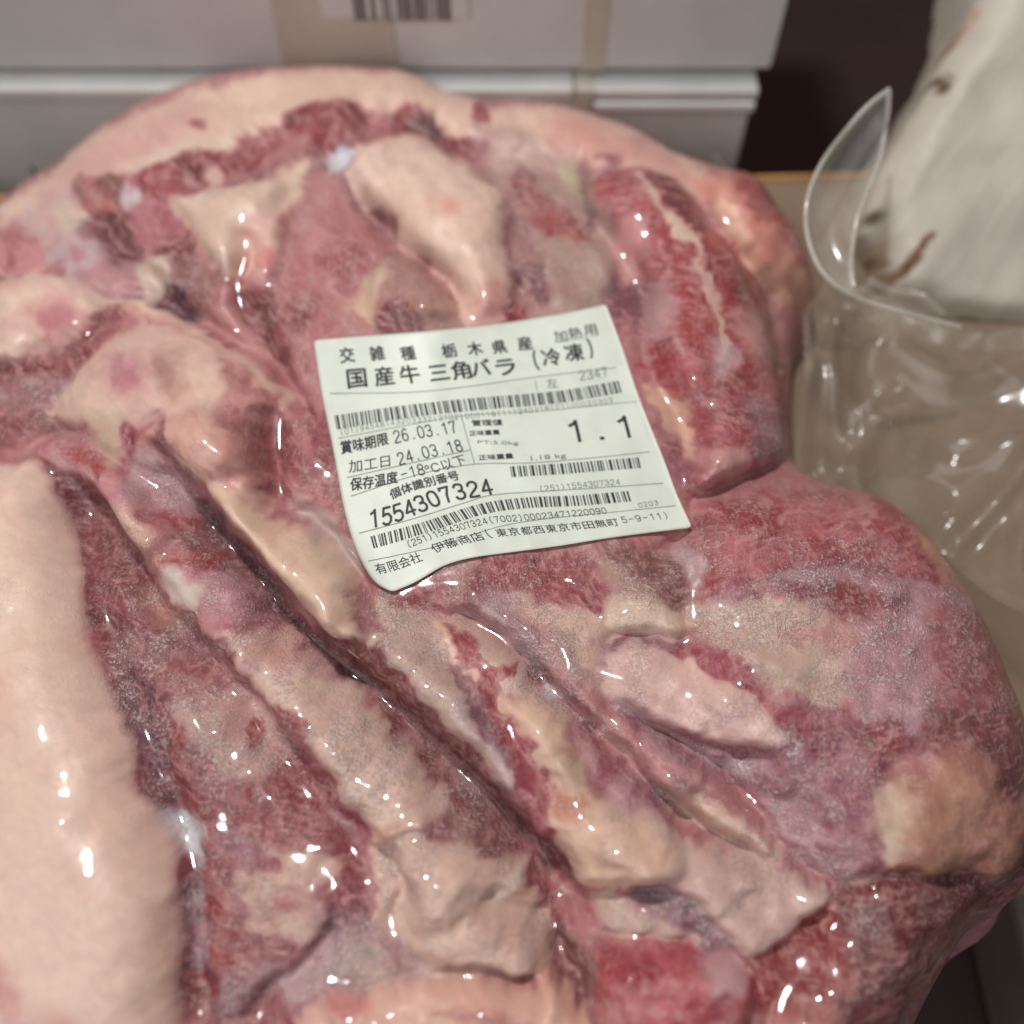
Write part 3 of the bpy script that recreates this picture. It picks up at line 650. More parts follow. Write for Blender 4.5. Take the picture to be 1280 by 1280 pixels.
patch('z8', '500,1020 570,1000 585,1100 490,1225 400,1270 330,1225 360,1125 445,1085', (150,44,50), 7, 9, mott=((172,84,80),.5,20,-40,2))
patch('z8', '560,1000 640,980 680,1100 600,1200 520,1220 580,1110', (140,92,84), 10, 12, mott=((104,56,60),.5,20,70,3), frost=.3)
patch('z8', '-10,1098 140,1095 260,1125 335,1150 345,1235 250,1300 -10,1300', (190,78,90), 6, 8, mott=((214,130,132),.6,20,40,2), frost=.1)
patch('z8', '-10,1100 60,1105 120,1130 60,1160 -10,1140', (168,42,58), 8, 7, op=.85)
patch('z8', '215,1125 290,1125 340,1165 300,1190 250,1180', (206,180,186), 9, 9, op=.7)
patch('z8', '250,1180 340,1190 330,1290 250,1290', (172,92,100), 9, 10)
patch('z8', '400,1250 520,1200 560,1300 380,1300', (190,130,112), 10, 10, op=.7)
# --- the big fat cap on the left
patch('p', '-190,590 0,584 40,576 64,600 78,650 97,720 107,800 132,860 162,930 167,980 197,1020 217,1080 224,1150 219,1280 219,1480 -190,1480', (229,198,182), 5, 3, 2, mott=((225,189,174),.5,70,70,2), frost=.04)
patch('p', '-190,800 10,830 35,870 10,900 -190,920', (226,174,162), 22, 12, op=.7)
patch('z5', '-90,930 40,920 110,1000 160,1120 300,1125 360,1200 310,1300 -90,1300', (212,162,152), 18, 10, op=.75, mott=((196,150,152),.5,24,60,2), frost=.2)
patch('z5', '60,960 120,980 170,1130 130,1120', (206,132,124), 12, 8, op=.7)
patch('z5', '-20,1000 60,1100 120,1220 160,1300 60,1300 -20,1150', (224,196,180), 14, 8, op=.7)
patch('z5', '300,1160 380,1190 380,1290 290,1290', (206,138,120), 14, 8, op=.7)
CAP_PTS = fr('p', '-190,590 0,584 40,576 64,600 78,650 97,720 107,800 132,860 162,930 167,980 197,1020 217,1080 224,1150 219,1280 219,1480 -190,1480')
TOPLOBE_PTS = fr('z2', '165,360 260,290 400,245 500,283 600,350 700,450 745,540 725,640 745,740 765,830 725,945 640,985 585,965 560,870 530,770 450,720 380,680 330,610 300,560 220,500 178,430')

# feathered, fibrous borders between the tissues
def resample(A, dx, dy):
    u = np.clip((UX+dx-U0)/USTEP, 0, UN-1.001); v = np.clip((UY+dy-U0)/USTEP, 0, UN-1.001)
    i = u.astype(np.int32); j = v.astype(np.int32); fu = (u-i).astype(np.float32); fv = (v-j).astype(np.float32)
    if A.ndim == 3: fu = fu[..., None]; fv = fv[..., None]
    return (A[j, i]*(1-fu)+A[j, i+1]*fu)*(1-fv) + (A[j+1, i]*(1-fu)+A[j+1, i+1]*fu)*fv
_capm = 1-.8*sstep(-30, -5, sdf_poly(UX, UY, smooth_closed(CAP_PTS, 4)))
_a = (fbm(UX, UY, 7, 95, 3, 40, 2.6)-.5)*15*_capm; _b = (fbm(UX, UY, 24, 97, 3)-.5)*20*_capm
_c0 = COL.copy(); COL[:] = .6*resample(_c0, _a*.75+_b, _a*.65-_b*.6)+.4*resample(_c0, -_a*.5+_b, -_a*.6-_b*.6)
FROST[:] = resample(FROST, _a, _b)
# over-all frost veil and tissue grain
_lum = sstep(.08, .32, COL[..., 1])[..., None]                      # lean is dark and bluish red, fat pale
COL *= (.77+.23*_lum)*np.where(_lum < 1, np.array([1., .96, 1.02]), 1)
_v = np.abs(fbm(UX+WARPX*40, UY+WARPY*40, 30, 110, 4, 52, 2.4)-.5)               # pale marbling through the lean
_v = (sstep(.035, .008, _v)*sstep(.42, .6, fbm(UX, UY, 50, 113, 3)))[..., None]*(1-_lum)*.6
COL[:] = COL*(1-_v)+lin((206,166,156))*_v
COL *= 1-(1-_lum)*np.array([.06, .24, .06])
COL[..., 2] *= 1+.075*_lum[..., 0]; COL[..., 1] *= 1+.015*_lum[..., 0]
_bg = COL[..., 2]-COL[..., 1]; COL[..., 2] -= np.where(_bg > 0, _bg*.25, 0)
# muscle fibres: fine pale and dark threads whose run changes from muscle to muscle
def fibre(ang, sd, bend=18): return fbm(UX+WARPX*bend, UY+WARPY*bend, 3.6, sd, 3, ang, 4.5)
_w1 = sstep(520, 600, UY)*sstep(520, 380, UX); _w2 = sstep(560, 640, UY)*sstep(740, 860, UX); _w3 = sstep(620, 540, UY)*sstep(700, 780, UX)
_fb = fibre(48, 121); _fb = _fb*(1-_w1)+fibre(24, 123)*_w1; _fb = _fb*(1-_w2)+fibre(-14, 125)*_w2; _fb = _fb*(1-_w3)+fibre(12, 127)*_w3
_ln = (1-_lum)*sstep(.3, .55, fbm(UX, UY, 36, 129, 3))[..., None]; _fb = _fb[..., None]
_p = sstep(.55, .70, _fb)*_ln*.5; COL[:] = COL*(1-_p)+lin((206,158,158))*_p
_p = sstep(.46, .32, _fb)*_ln*.55; COL[:] = COL*(1-_p)+COL*np.array([.62, .45, .5])*_p
_g = fbm(UX, UY, 7, 90, 3, 40, 1.8)[..., None]
COL *= (.90+.20*_g)
_bl = sstep(.42, .66, fbm(UX, UY, 44, 77, 4)); FROST[:] = np.clip(FROST*(.35+1.05*_bl), 0, 1)

# ---------------------------------------------------------------- relief (mm)
def relief():
    lobe('p', '-190,590 0,584 40,574 68,600 80,650 100,720 110,800 135,860 166,930 171,980 200,1020 222,1080 228,1150 222,1280 222,1480 -190,1480', 11, 95, 2, 2.2)
    ridge('p', '66,590 112,640 165,722 220,795 300,872 355,945 410,1015 445,1060 470,1110', -6.5, 22, 30)
    ridge('p', '90,650 125,780 180,930 215,1020 238,1100 240,1280', -5, 26, 22, fade=0)
    ridge('p', '120,560 150,620 215,700 270,780 330,850', 2.5, 24, 30)
    ridge('p', '225,590 265,655 320,735 380,805 450,865 540,950 640,1040 700,1130 722,1195', -12, 16, 38)
    ridge('p', '330,850 400,915 470,985 530,1060 600,1130', 4.5, 46, 60)
    lobe('z4', '560,130 700,60 800,20 880,90 960,190 990,320 965,450 1100,455 1180,515 1245,600 1280,690 1310,800 1350,870 1280,880 1180,840 1090,745 990,605 910,500 800,380 690,230', 7, 34, 4)
    ridge('p', '205,560 250,605 300,650 345,690 400,735 440,785', 4, 20, 26)
    lobe('z1', '230,1330 250,1150 380,1040 500,958 640,948 780,1000 880,1070 980,1160 1060,1260 1080,1330 900,1500 600,1500', 6.5, 60, 5)
    ridge('z1', '340,862 500,878 640,928 760,980 860,1050 960,1135 1060,1255', 3.0, 7, 7)
    ridge('z1', '390,835 560,850 700,905 840,990 960,1080 1080,1200 1130,1280', -7, 14, 17)
    ridge('z4', '1000,20 985,160 1000,300 1010,420', -7, 17)
    ridge('z4', '1010,420 1120,440 1220,530 1290,640 1320,760', -4, 11, 13)
    lobe('z1', '-120,850 80,780 200,765 300,795 365,860 378,930 330,1015 230,1045 150,1035 60,1105 -120,1160', 6, 34, 5)
    ridge('z4', '-60,190 40,205 120,160 220,110 330,120', -3.5, 12, 10)
    lobe('z4', '120,180 240,112 330,132 425,220 525,330 575,425 630,490 560,575 490,555 430,450 300,320 170,235', 3.5, 22, 5)
    ridge('z4', '520,330 620,420 740,520 860,640', -1.5, 12)
    lobe('z2', '165,360 260,290 400,240 500,275 610,345 710,450 752,540 735,640 755,740 775,830 735,950 640,995 580,975 555,870 520,775 445,725 370,685 320,612 290,565 215,505 170,435', 8, 60, 4)
    ridge('z2', '180,480 260,560 330,650 430,720 520,790 560,900', -7, 15, 15)
    ridge('z2', '420,230 540,280 660,380 750,500 790,620 790,740', -3, 16, 18)
    lobe('z2', '240,770 300,675 380,685 450,725 535,775 565,870 570,990 420,1010 260,990', 7, 40, 5)
    lobe('z3', '5,110 100,80 200,80 290,140 355,230 465,350 512,440 552,560 582,700 614,790 590,910 480,972 380,1012 300,1060 280,960 290,850 200,700 150,600 170,420 80,300 15,220', 8.5, 52, 5)
    ridge('z3', '0,200 60,320 140,440 170,560 200,680 270,800 300,960', -3, 14, 14)
    ridge('z3', '270,1090 320,1045 400,1010 500,975 600,945', -4.2, 12, 11)
    ridge('z3', '310,180 380,290 450,360 520,460 570,600', -4, 12)
    lobe('z3', '320,95 420,80 500,100 545,185 610,240 660,310 712,390 715,475 640,495 550,465 490,390 420,300 370,220', 6, 40, 4)
    ridge('z3', '520,170 590,250 650,330 690,420', -1.5, 9)
    lobe('z8', '180,130 260,10 460,-15 600,0 725,20 775,90 860,170 960,300 1020,480 1040,700 1040,900 900,1010 845,1090 740,1225 700,1300 400,1300 560,1000 480,800 300,620 200,400', 7, 90, 6)
    lobe('z8', '-20,385 100,362 220,408 315,468 400,540 400,596 310,610 220,590 100,550 0,505', 2.6, 40, 4)
    ridge('z8', '-10,520 100,565 220,600 330,620 420,650', -2.5, 10)
    ridge('p', '515,762 590,782 640,815 675,850 712,892 760,932 830,1000 900,1055 1000,1090', -7, 13, 14)
    ridge('z8', '0,498 120,560 240,645 330,725 430,850 545,965', -4.5, 9, 11)
    ridge('z8', '60,610 160,680 300,780 440,880 520,950', 2.0, 18, 16)
    ridge('p', '480,790 540,850 600,920 650,990 690,1060', 5.5, 26, 22)
    ridge('z6', '400,330 480,450 570,570 660,700', -1.2, 8)
    lobe('z6', '650,560 740,555 830,598 895,660 915,720 965,800 1015,890 1105,955 1300,1030 1300,1210 1100,1255 945,1275 875,1130 832,1010 845,900 755,780 715,680', 6, 64, 5)
    lobe('z8', '-20,740 130,785 210,845 385,885 550,965 510,1020 440,1090 340,1130 260,1065 160,970 60,935 -20,925', 2.2, 44, 5)
    ridge('z8', '60,960 170,970 250,1050 320,1130 350,1180', -2.5, 12)
    ridge('z8', '350,1140 450,1090 520,1020 560,960 480,900', -2.5, 12)
    ridge('z8', '-60,1075 60,1090 200,1105 330,1150 360,1220', -2.5, 10)
    lobe('z8', '-30,1098 140,1092 260,1122 340,1150 350,1240 250,1320 -30,1320', 5, 36, 5)
    lobe('z8', '640,670 720,620 830,592 910,635 925,700 1005,730 1020,805 965,860 900,900 780,897 648,897 630,800', 3, 50, 3)
    ridge('z8', '560,940 640,905 780,902 910,900', -2.5, 9)
    ridge('z7', '580,790 660,850 760,920 850,1020 880,1080', -6, 18, 16)
    lobe('z7', '290,560 500,655 640,685 725,735 770,830 850,1000 830,1115 700,1115 540,1090 400,1100 330,1000 310,860', 4.0, 70, 5)
    ridge('z7', '245,600 250,680 285,760 290,860 250,960', -5, 13, 12)
    ridge('z7', '215,640 240,580 310,540 400,515', 2.5, 9)
    lobe('z7', '-30,1195 200,1150 400,1108 540,1095 700,1138 820,1148 850,1115 905,1200 990,1320 -30,1320', 5, 26, 4)
    ridge('z7', '430,1090 560,1085 680,1110 800,1130', -4, 9)
    ridge('z7', '860,1050 930,1150 1000,1260', -6, 20)
    ridge('z7', '820,1150 880,1185 960,1290', 3, 7)
    ridge('z5', '880,1270 1000,1160 1100,1080 1240,910', -3.5, 13)
    lobe('z6', '1000,60 1150,10 1300,80 1330,350 1180,340 1050,305 1010,240 1050,170', 3, 44, 5)
    ridge('z6', '1000,360 1160,345 1300,350 1400,320', -3, 10)
    ridge('z6', '950,40 1010,130 1050,240', -1.5, 10)
    ridge('p', '860,600 862,650 830,690 800,700', -5, 16)
    lobe('p', '826,688 850,680 868,700 862,728 842,735 828,715', 3, 16, 1)
    ridge('p', '120,250 200,232 260,215 340,175 420,155 500,150 560,180 640,200 740,215 800,225', -5, 18, 16)
    lobe('z1', '490,430 530,370 620,350 700,315 830,305 870,350 780,425 640,488 540,500', 5, 24, 4)
    lobe('z1', '1030,185 1110,150 1290,135 1330,310 1220,325 1150,290 1050,258', 5, 24, 4)
    ridge('z1', '640,520 760,560 850,650 890,760', -1, 14)
    lobe('z1', '640,480 780,450 1000,420 1040,480 960,600 900,700 860,780 780,720 700,600', 6.5, 40, 5)
    lobe('z1', '895,600 1015,550 1035,640 1010,775 930,795 905,700', 3, 20, 4)
    ridge('z1', '860,780 900,700 900,620', -5, 9)
    ridge('z1', '870,800 900,900 960,1010 1040,1120', -7, 15)
    lobe('z1', '280,450 360,400 445,440 430,510 400,560 330,545', 3, 16, 3)
    ridge('z1', '280,560 400,600 500,740 620,850', -6, 16)
    lobe('z1', '490,720 600,695 650,760 605,870 500,875', 2.5, 18, 3)
    lobe('z2', '860,645 1085,650 1140,780 1095,880 900,930 865,800', 2.5, 26, 4)
    ridge('z2', '985,360 1040,430 1075,560', -2, 10)
    ridge('z2', '770,480 830,440 910,490 990,570', 1.5, 14)
relief()
_m = (fbm(UX, UY, 42, 51, 4)-.5); _m2 = fbm(UX, UY, 15, 61, 3)-.5
_cap = sdf_poly(UX, UY, smooth_closed(CAP_PTS, 4)); _soft = 1-.75*sstep(-10, 25, _cap)
H += (_m*4.0 + _m2*.7)*_soft + (fbm(UX, UY, 70, 52, 2)-.5)*2.0
H *= 1.22
HFROST = FROST*(fbm(UX, UY, 5, 63, 2)-.5)*.5
# the label lies on a calmer stretch of the film
_lab = smooth_closed([(385,415),(640,388),(765,372),(800,470),(870,665),(640,700),(495,745),(430,640),(405,520)], 3)
_w = sstep(-6, 14, sdf_poly(UX, UY, _lab))
H[:] = H*(1-_w) + gblur(H, 16)*_w
# ---------------------------------------------------------------- the meat: base dome, then relief along one fixed direction
H[:] = gblur(H, 2.6)
HF = np.maximum(gblur(H, 4.5), gblur(np.maximum(H, gblur(H, 9)), 3)) + .45      # the film bridges the creases
HF += (fbm(UX, UY, 60, 201, 2)-.5)*.9 + (fbm(UX, UY, 22, 203, 2)-.5)*.25
H += HFROST
# taut threads and small pleats of the film itself
def pleat(f, q, h=.55, wd=2.6):
    p = smooth_open(fr(f, q), 5); w_ = win(p, 16); d, tt, sd = dist_line(UX[w_]+WARPX[w_]*8, UY[w_]+WARPY[w_]*8, p)
    HF[w_] += h*np.exp(-(d/wd)**2)*sstep(0, .2, tt)*sstep(0, .2, 1-tt)
for f_, q_ in (('z6','440,500 560,650 690,780'),('z6','60,420 200,560 330,660'),('z6','470,540 560,600 680,720'),('z7','270,260 330,300 370,350'),('z8','640,950 680,1060 690,1160'),
               ('z8','600,940 640,1090 640,1220'),('z3','540,440 590,560 620,720'),('z6','820,90 900,120 980,160'),('z4','720,900 860,1040 1000,1230'),('z5','30,960 90,1100 130,1200'),
               ('z1','1000,880 1090,1000 1160,1150'),('z2','420,560 440,640 500,700'),('z8','40,860 130,830 210,850'),('z8','150,1110 180,1180 170,1250'),('z4','640,230 760,330 880,470'),
               ('z3','330,960 420,1000 520,990'),('z8','300,230 480,190 640,210'),('z7','440,1000 560,1030 700,1010'),('z5','500,1090 560,1150 600,1180')):
    pleat(f_, q_)
DIR = np.array([0, -math.cos(PITCH), math.sin(PITCH)])*.001
def chart(A, p):
    """read a chart field at chart points"""
    u = np.clip((p[..., 0]-U0)/USTEP, 0, UN-1.001); v = np.clip((p[..., 1]-U0)/USTEP, 0, UN-1.001)
    i = u.astype(int); j = v.astype(int); fu = u-i; fv = v-j
    if A.ndim == 3: fu = fu[..., None]; fv = fv[..., None]
    return (A[j, i]*(1-fu)+A[j, i+1]*fu)*(1-fv) + (A[j+1, i]*(1-fu)+A[j+1, i+1]*fu)*fv
OUT_PX = [(-60,340),(0,268),(60,228),(130,173),(250,118),(380,101),(500,101),(560,118),(600,138),(690,144),(800,174),(858,206),(905,222),(958,240),
          (1008,298),(1030,350),(1026,384),(1004,420),(1002,520),(1006,575),(1036,596),(1102,614),(1180,684),(1232,770),(1272,850),(1298,920),(1306,1060),(1300,1112),(1236,1160),(1196,1222),(1164,1285),(1120,1400)]
_o = on_z(np.array(OUT_PX, float), .022)[:, :2]
_o = np.vstack([_o, [(.07, -.178), (0, -.182), (-.1, -.180), (-.17, -.165), (-.196, -.10), (-.2, -.02), (-.196, .06)]])
OUTL = smooth_closed(_o, 4)
TOPZ, RB = .049, .05
def base_z(d):
    t = np.clip(d/RB, 0, 1)
    z = TOPZ*(1-(1-t)**2.4)**(1/2.0) + .012*np.clip(d/.12, 0, 1)
    return np.where(d < 0, np.maximum(d*3.5, -.02), z)
class Dist:
    """distance to the meat's outline on a coarse lattice, then read back"""
    x0, y0, st = -.24, -.22, .0012
    n = 460
    gx, gy = np.meshgrid(x0+st*np.arange(n), y0+st*np.arange(n))
    D = sdf_poly(gx, gy, OUTL)
    @classmethod
    def at(c, x, y):
        u = np.clip((x-c.x0)/c.st, 0, c.n-1.001); v = np.clip((y-c.y0)/c.st, 0, c.n-1.001)
        i = u.astype(int); j = v.astype(int); fu = u-i; fv = v-j
        return (c.D[j, i]*(1-fu)+c.D[j, i+1]*fu)*(1-fv) + (c.D[j+1, i]*(1-fu)+c.D[j+1, i+1]*fu)*fv
def surface(x, y, F, lift=0.0):
    """3D surface over a base point and the chart point that belongs to it"""
    d = Dist.at(x, y); z = base_z(d)
    B = np.stack([x, y, z], -1); k = sstep(0, .016, d)[..., None]
    p = project(B)           # the chart is laid on the plain dome, the relief rises from it
    S = B + DIR*(chart(F, p)[..., None]*k + lift)
    return S, p, d
def locate(p, F, lift=0.0, n=9):
    """base points whose surface point carries the chart points p"""
    p = np.asarray(p, float); X = on_z(p, .055)[..., :2]
    for _ in range(n):
        S, q, d = surface(X[..., 0], X[..., 1], F, lift); z = S[..., 2]
        a = CAM+ray(p)*((z-CAM[2])/ray(p)[..., 2])[..., None]
        X = X + .8*(a-S)[..., :2]
    return surface(X[..., 0], X[..., 1], F, lift)[0]

pack = empty('packed_meat', (0, 0, 0), 'large vacuum packed frozen raw beef cut with a white price label', 'packed meat')
STEP = .00043
gx = np.arange(-.212, .19, STEP); gy = np.arange(-.19, .232, STEP)
X, Y = np.meshgrid(gx, gy)
S, Pc, Dd = surface(X, Y, H)
ny, nx = X.shape
keep = Dd > -.006
c = chart(COL, Pc); fz = chart(FROST, Pc)
capd = sdf_poly(Pc[..., 0], Pc[..., 1], smooth_closed(CAP_PTS, 4)); topd = sdf_poly(Pc[..., 0], Pc[..., 1], smooth_closed(TOPLOBE_PTS, 4))
def main_piece(m):
    # the connected piece that holds the middle of the mask
    jj, ii = np.nonzero(m); a, b, c_, d_ = jj.min(), jj.max()+1, ii.min(), ii.max()+1; q = m[a:b, c_:d_]
    k = np.zeros_like(q); jm, im = np.nonzero(q); w_ = np.argmin((jm-jm.mean())**2+(im-im.mean())**2); k[jm[w_], im[w_]] = True
    for _ in range(700):
        g = k.copy(); g[1:] |= k[:-1]; g[:-1] |= k[1:]; g[:, 1:] |= k[:, :-1]; g[:, :-1] |= k[:, 1:]; g &= q
        if g.sum() == k.sum(): break
        k = g
    o = np.zeros_like(m); o[a:b, c_:d_] = k; return o
topd = np.where(main_piece(topd > 0), topd, -1)
region = np.where(capd > 0, 1, np.where(topd > 0, 2, 0))
fq = grid_faces(ny, nx)
ok = keep.ravel()[fq].all(1)
fq = fq[ok]; reg = region.ravel()[fq[:, 0]]

t = NT('meat'); P = t.geo()
ca = t.n('ShaderNodeVertexColor', layer_name='tissue').outputs[0]
fa = t.n('ShaderNodeAttribute', attribute_name='frost').outputs['Fac']
sep = t.n('ShaderNodeSeparateColor'); t.set(sep.inputs[0], ca)
lean = t.ramp(sep.outputs[1], .10, .34, 1, 0)                                    # little green: lean tissue
fib = t.noise(P, 520, 3, .6, .6, (1, .28, 1, .7)); mar = t.noise(P, 260, 4, .65, 1.2)
col = t.mix(t.math('MULTIPLY', lean, t.ramp(fib, .52, .66, 0, .26)), ca, srgb((204, 150, 146)))
col = t.mix(t.math('MULTIPLY', lean, t.ramp(mar, .55, .66, 0, .22)), col, srgb((212, 172, 160)))
col = t.mix(t.ramp(t.noise(P, 150, 4, .6, .8), .50, .72, 0, .12), col, srgb((188, 128, 118)))
spk = t.voro(P, 1900); cr = t.math('MULTIPLY', t.noise(P, 800, 3, .7), t.ramp(t.noise(P, 170, 3, .6), .25, .6, .8, 1.12))
ice = t.math('MULTIPLY', t.math('POWER', fa, .7), t.ramp(cr, .53, .62, 0, 1)); ice2 = t.math('MULTIPLY', fa, .13)
icem = t.math('ADD', t.math('MULTIPLY', ice, .60), ice2, True)
col = t.mix(icem, col, srgb((212, 192, 194)))
dots = t.voro(P, 1000); dv = t.n('ShaderNodeSeparateColor'); t.set(dv.inputs[0], dots.outputs['Color'])
ice_glint = t.math('MULTIPLY', t.math('MULTIPLY', t.ramp(dots.outputs['Distance'], .22, .40, 1, 0), t.ramp(dv.outputs[0], .50, .56)), t.math('MULTIPLY', t.ramp(fa, .12, .6), t.ramp(t.noise(P, 130, 3, .6), .42, .62, .1, 1)))
col = t.mix(t.math('MULTIPLY', ice_glint, .6), col, srgb((236, 226, 228)))  # white ice grains, with the sparkle of the frost painted into them
hgt = t.math('ADD', t.math('MULTIPLY', fib, t.math('ADD', t.math('MULTIPLY', lean, .3), .05)), t.math('MULTIPLY', mar, t.math('ADD', t.math('MULTIPLY', lean, .45), .12)))
hgt = t.math('ADD', hgt, t.math('MULTIPLY', t.math('MULTIPLY', fa, spk.outputs['Distance']), .6))
hgt = t.math('ADD', hgt, t.math('MULTIPLY', t.math('ADD', ice, ice_glint), .6))
nb = t.bump(hgt, .9, .0007)
t.principled(Base_Color=col, Roughness=t.ramp(fa, 0, 1, .42, .30), Specular_IOR_Level=.45, Normal=nb,
             Subsurface_Weight=.16, Subsurface_Radius=(1.0, .35, .22), Subsurface_Scale=.0016)
M_MEAT = t.m
def sub_mesh(name, sel):
    f = fq[sel]; u, inv = np.unique(f, return_inverse=True); f = inv.reshape(f.shape)
    me = raw_mesh(name, S.reshape(-1, 3)[u], f)
    a = me.color_attributes.new('tissue', 'FLOAT_COLOR', 'POINT')
    a.data.foreach_set('color', np.hstack([c.reshape(-1, 3)[u], np.ones((len(u), 1))]).astype(np.float32).ravel())
    b = me.attributes.new('frost', 'FLOAT', 'POINT'); b.data.foreach_set('value', fz.ravel()[u].astype(np.float32))
    return link(name, me, M_MEAT, pack, True)
sub_mesh('meat', reg == 0)
o_ = sub_mesh('fat_cap', reg == 1); o_['label'] = 'thick smooth slab of pale fat along the left side'
o_ = sub_mesh('fat_lobe', reg == 2); o_['label'] = 'long rounded lobe of pale fat above the paper label'

# ---------------------------------------------------------------- clear bag: tight over the meat, loose margin on the right
FS = .0009
gx = np.arange(-.22, .275, FS); gy = np.arange(-.20, .245, FS)
X2, Y2 = np.meshgrid(gx, gy)
Sf, Pf, Df = surface(X2, Y2, HF)
def ridge3(x, y, pts, h, wd):
    p = smooth_open(pts, 5); d, tt, sd = dist_line(x, y, p); return h*np.exp(-(d/wd)**2)*sstep(0, .1, tt)*sstep(0, .1, 1-tt)
wz = .006 + .024*np.exp(-np.clip(-Df, 0, 1)/.014)
def crumple(x, y, sc, sd): return .5-np.abs(fbm(x, y, sc, sd, 2)-.5)*4              # sharp folds between flat facets
wz = wz + crumple(X2, Y2, .075, 301)*.014 + crumple(X2, Y2, .040, 305)*.0045 + (fbm(X2, Y2, .05, 309, 2)-.5)*.008
def wpts(*pp): return on_z(np.array(pp, float), .01)[:, :2]
wz = wz + ridge3(X2, Y2, wpts((1090,440),(1150,470),(1210,480),(1280,460)), .007, .006) + ridge3(X2, Y2, wpts((1020,620),(1080,560),(1120,520),(1160,500)), .007, .005)
wz = wz + ridge3(X2, Y2, wpts((1180,694),(1215,660),(1250,620),(1290,560),(1350,500)), .009, .0035)
wz = wz + ridge3(X2, Y2, wpts((1040,420),(1020,480),(1030,540),(1060,590)), .008, .004)
wz = wz + ridge3(X2, Y2, wpts((1070,530),(1100,500),(1135,478)), .006, .003)
wz = wz + ridge3(X2, Y2, wpts((1100,560),(1170,570),(1210,580),(1290,560)), .004, .005)
wz = wz + ridge3(X2, Y2, wpts((1055,380),(1120,400),(1200,430),(1300,410)), .010, .003)
BAG = smooth_closed(wpts((880,240),(985,300),(1040,372),(1120,392),(1205,424),(1300,402),(1430,410),(1430,760),(1300,800),(1240,800),(1180,720),(1050,690),(900,640),(850,400)), 4)
bd = sdf_poly(X2, Y2, BAG)
flap = (bd > 0) & (Df < .004)
wz = np.maximum(wz, .0015)
tight = Df > -.0016
Z = Sf.copy()
zs = np.where(bd > 0, np.maximum(Sf[..., 2], wz), Sf[..., 2]); Z[..., 2] = zs
# pixels of the sheet that exist
keep2 = tight | (bd > 0)
f2 = grid_faces(*X2.shape); f2 = f2[keep2.ravel()[f2].all(1)]
loose = ((bd > .0) & (Df < .003)).ravel()[f2].all(1)
for nm, sel, mt in (('bag_film', ~loose, M_FILM), ('bag_margin', loose, M_FLAP)):
    f = f2[sel]; u, inv = np.unique(f, return_inverse=True)
    link(nm, raw_mesh(nm, Z.reshape(-1, 3)[u], inv.reshape(f.shape)), mt, pack, True)
# ---------------------------------------------------------------- paper label with its print
LT = smooth_open([(392,425),(455,420),(530,414),(600,407),(660,399),(712,390),(757,380)], 8)
LB = smooth_open([(490,740),(520,727),(555,707),(590,697),(640,690),(700,682),(770,671),(865,659)], 8)
LL = smooth_open([(392,425),(402,490),(416,560),(430,635),(442,678),(455,707),(470,728),(490,740)], 8)
LR = smooth_open([(757,380),(776,430),(800,500),(828,570),(847,620),(865,659)], 8)
def along(P):
    s = np.r_[0, np.cumsum(np.linalg.norm(np.diff(P, axis=0), axis=1))]; s /= s[-1]
    return lambda t: np.stack([np.interp(t, s, P[:, 0]), np.interp(t, s, P[:, 1])], -1)
fT, fB, fL, fR = map(along, (LT, LB, LL, LR))
def coons(s, t):
    s = np.asarray(s, float); t = np.asarray(t, float); a = s[..., None]; b = t[..., None]
    return ((1-b)*fT(s)+b*fB(s)+(1-a)*fL(t)+a*fR(t)
            - (1-a)*(1-b)*LT[0]-a*(1-b)*LT[-1]-(1-a)*b*LB[0]-a*b*LB[-1])
def inv(p):
    s, t = .5, .5
    for _ in range(60):
        q = coons(s, t); e = 1e-3
        J = np.stack([(coons(s+e, t)-q)/e, (coons(s, t+e)-q)/e], 1)
        d = np.linalg.solve(J, np.array(p, float)-q); s += .7*d[0]; t += .7*d[1]
    return np.array([s, t])
LW, LH = 376.0, 322.0                       # sheet units of the label
HL = np.maximum(gblur(HF, 14), HF-.3) + .25; HL = gblur(HL, 4)+(fbm(UX, UY, 70, 501, 2)-.5)*1.0+(fbm(UX, UY, 24, 503, 2, 70, 2.5)-.5)*.35
n_s, n_t = 97, 83
ss, tt_ = np.meshgrid(np.linspace(0, 1, n_s), np.linspace(0, 1, n_t))
# slightly rounded corners
rc = 5.0
xs, ys = ss*LW, tt_*LH
for cx, cy in ((0, 0), (LW, 0), (0, LH), (LW, LH)):
    ox, oy = (rc if cx == 0 else LW-rc), (rc if cy == 0 else LH-rc)
    m = (np.abs(xs-cx) < rc) & (np.abs(ys-cy) < rc)
    r_ = np.maximum(np.hypot(xs-ox, ys-oy), 1e-6); k_ = np.where(m & (r_ > rc), rc/r_, 1)
    xs = ox+(xs-ox)*k_; ys = oy+(ys-oy)*k_
LG = locate(coons(xs/LW, ys/LH), HL, .55)
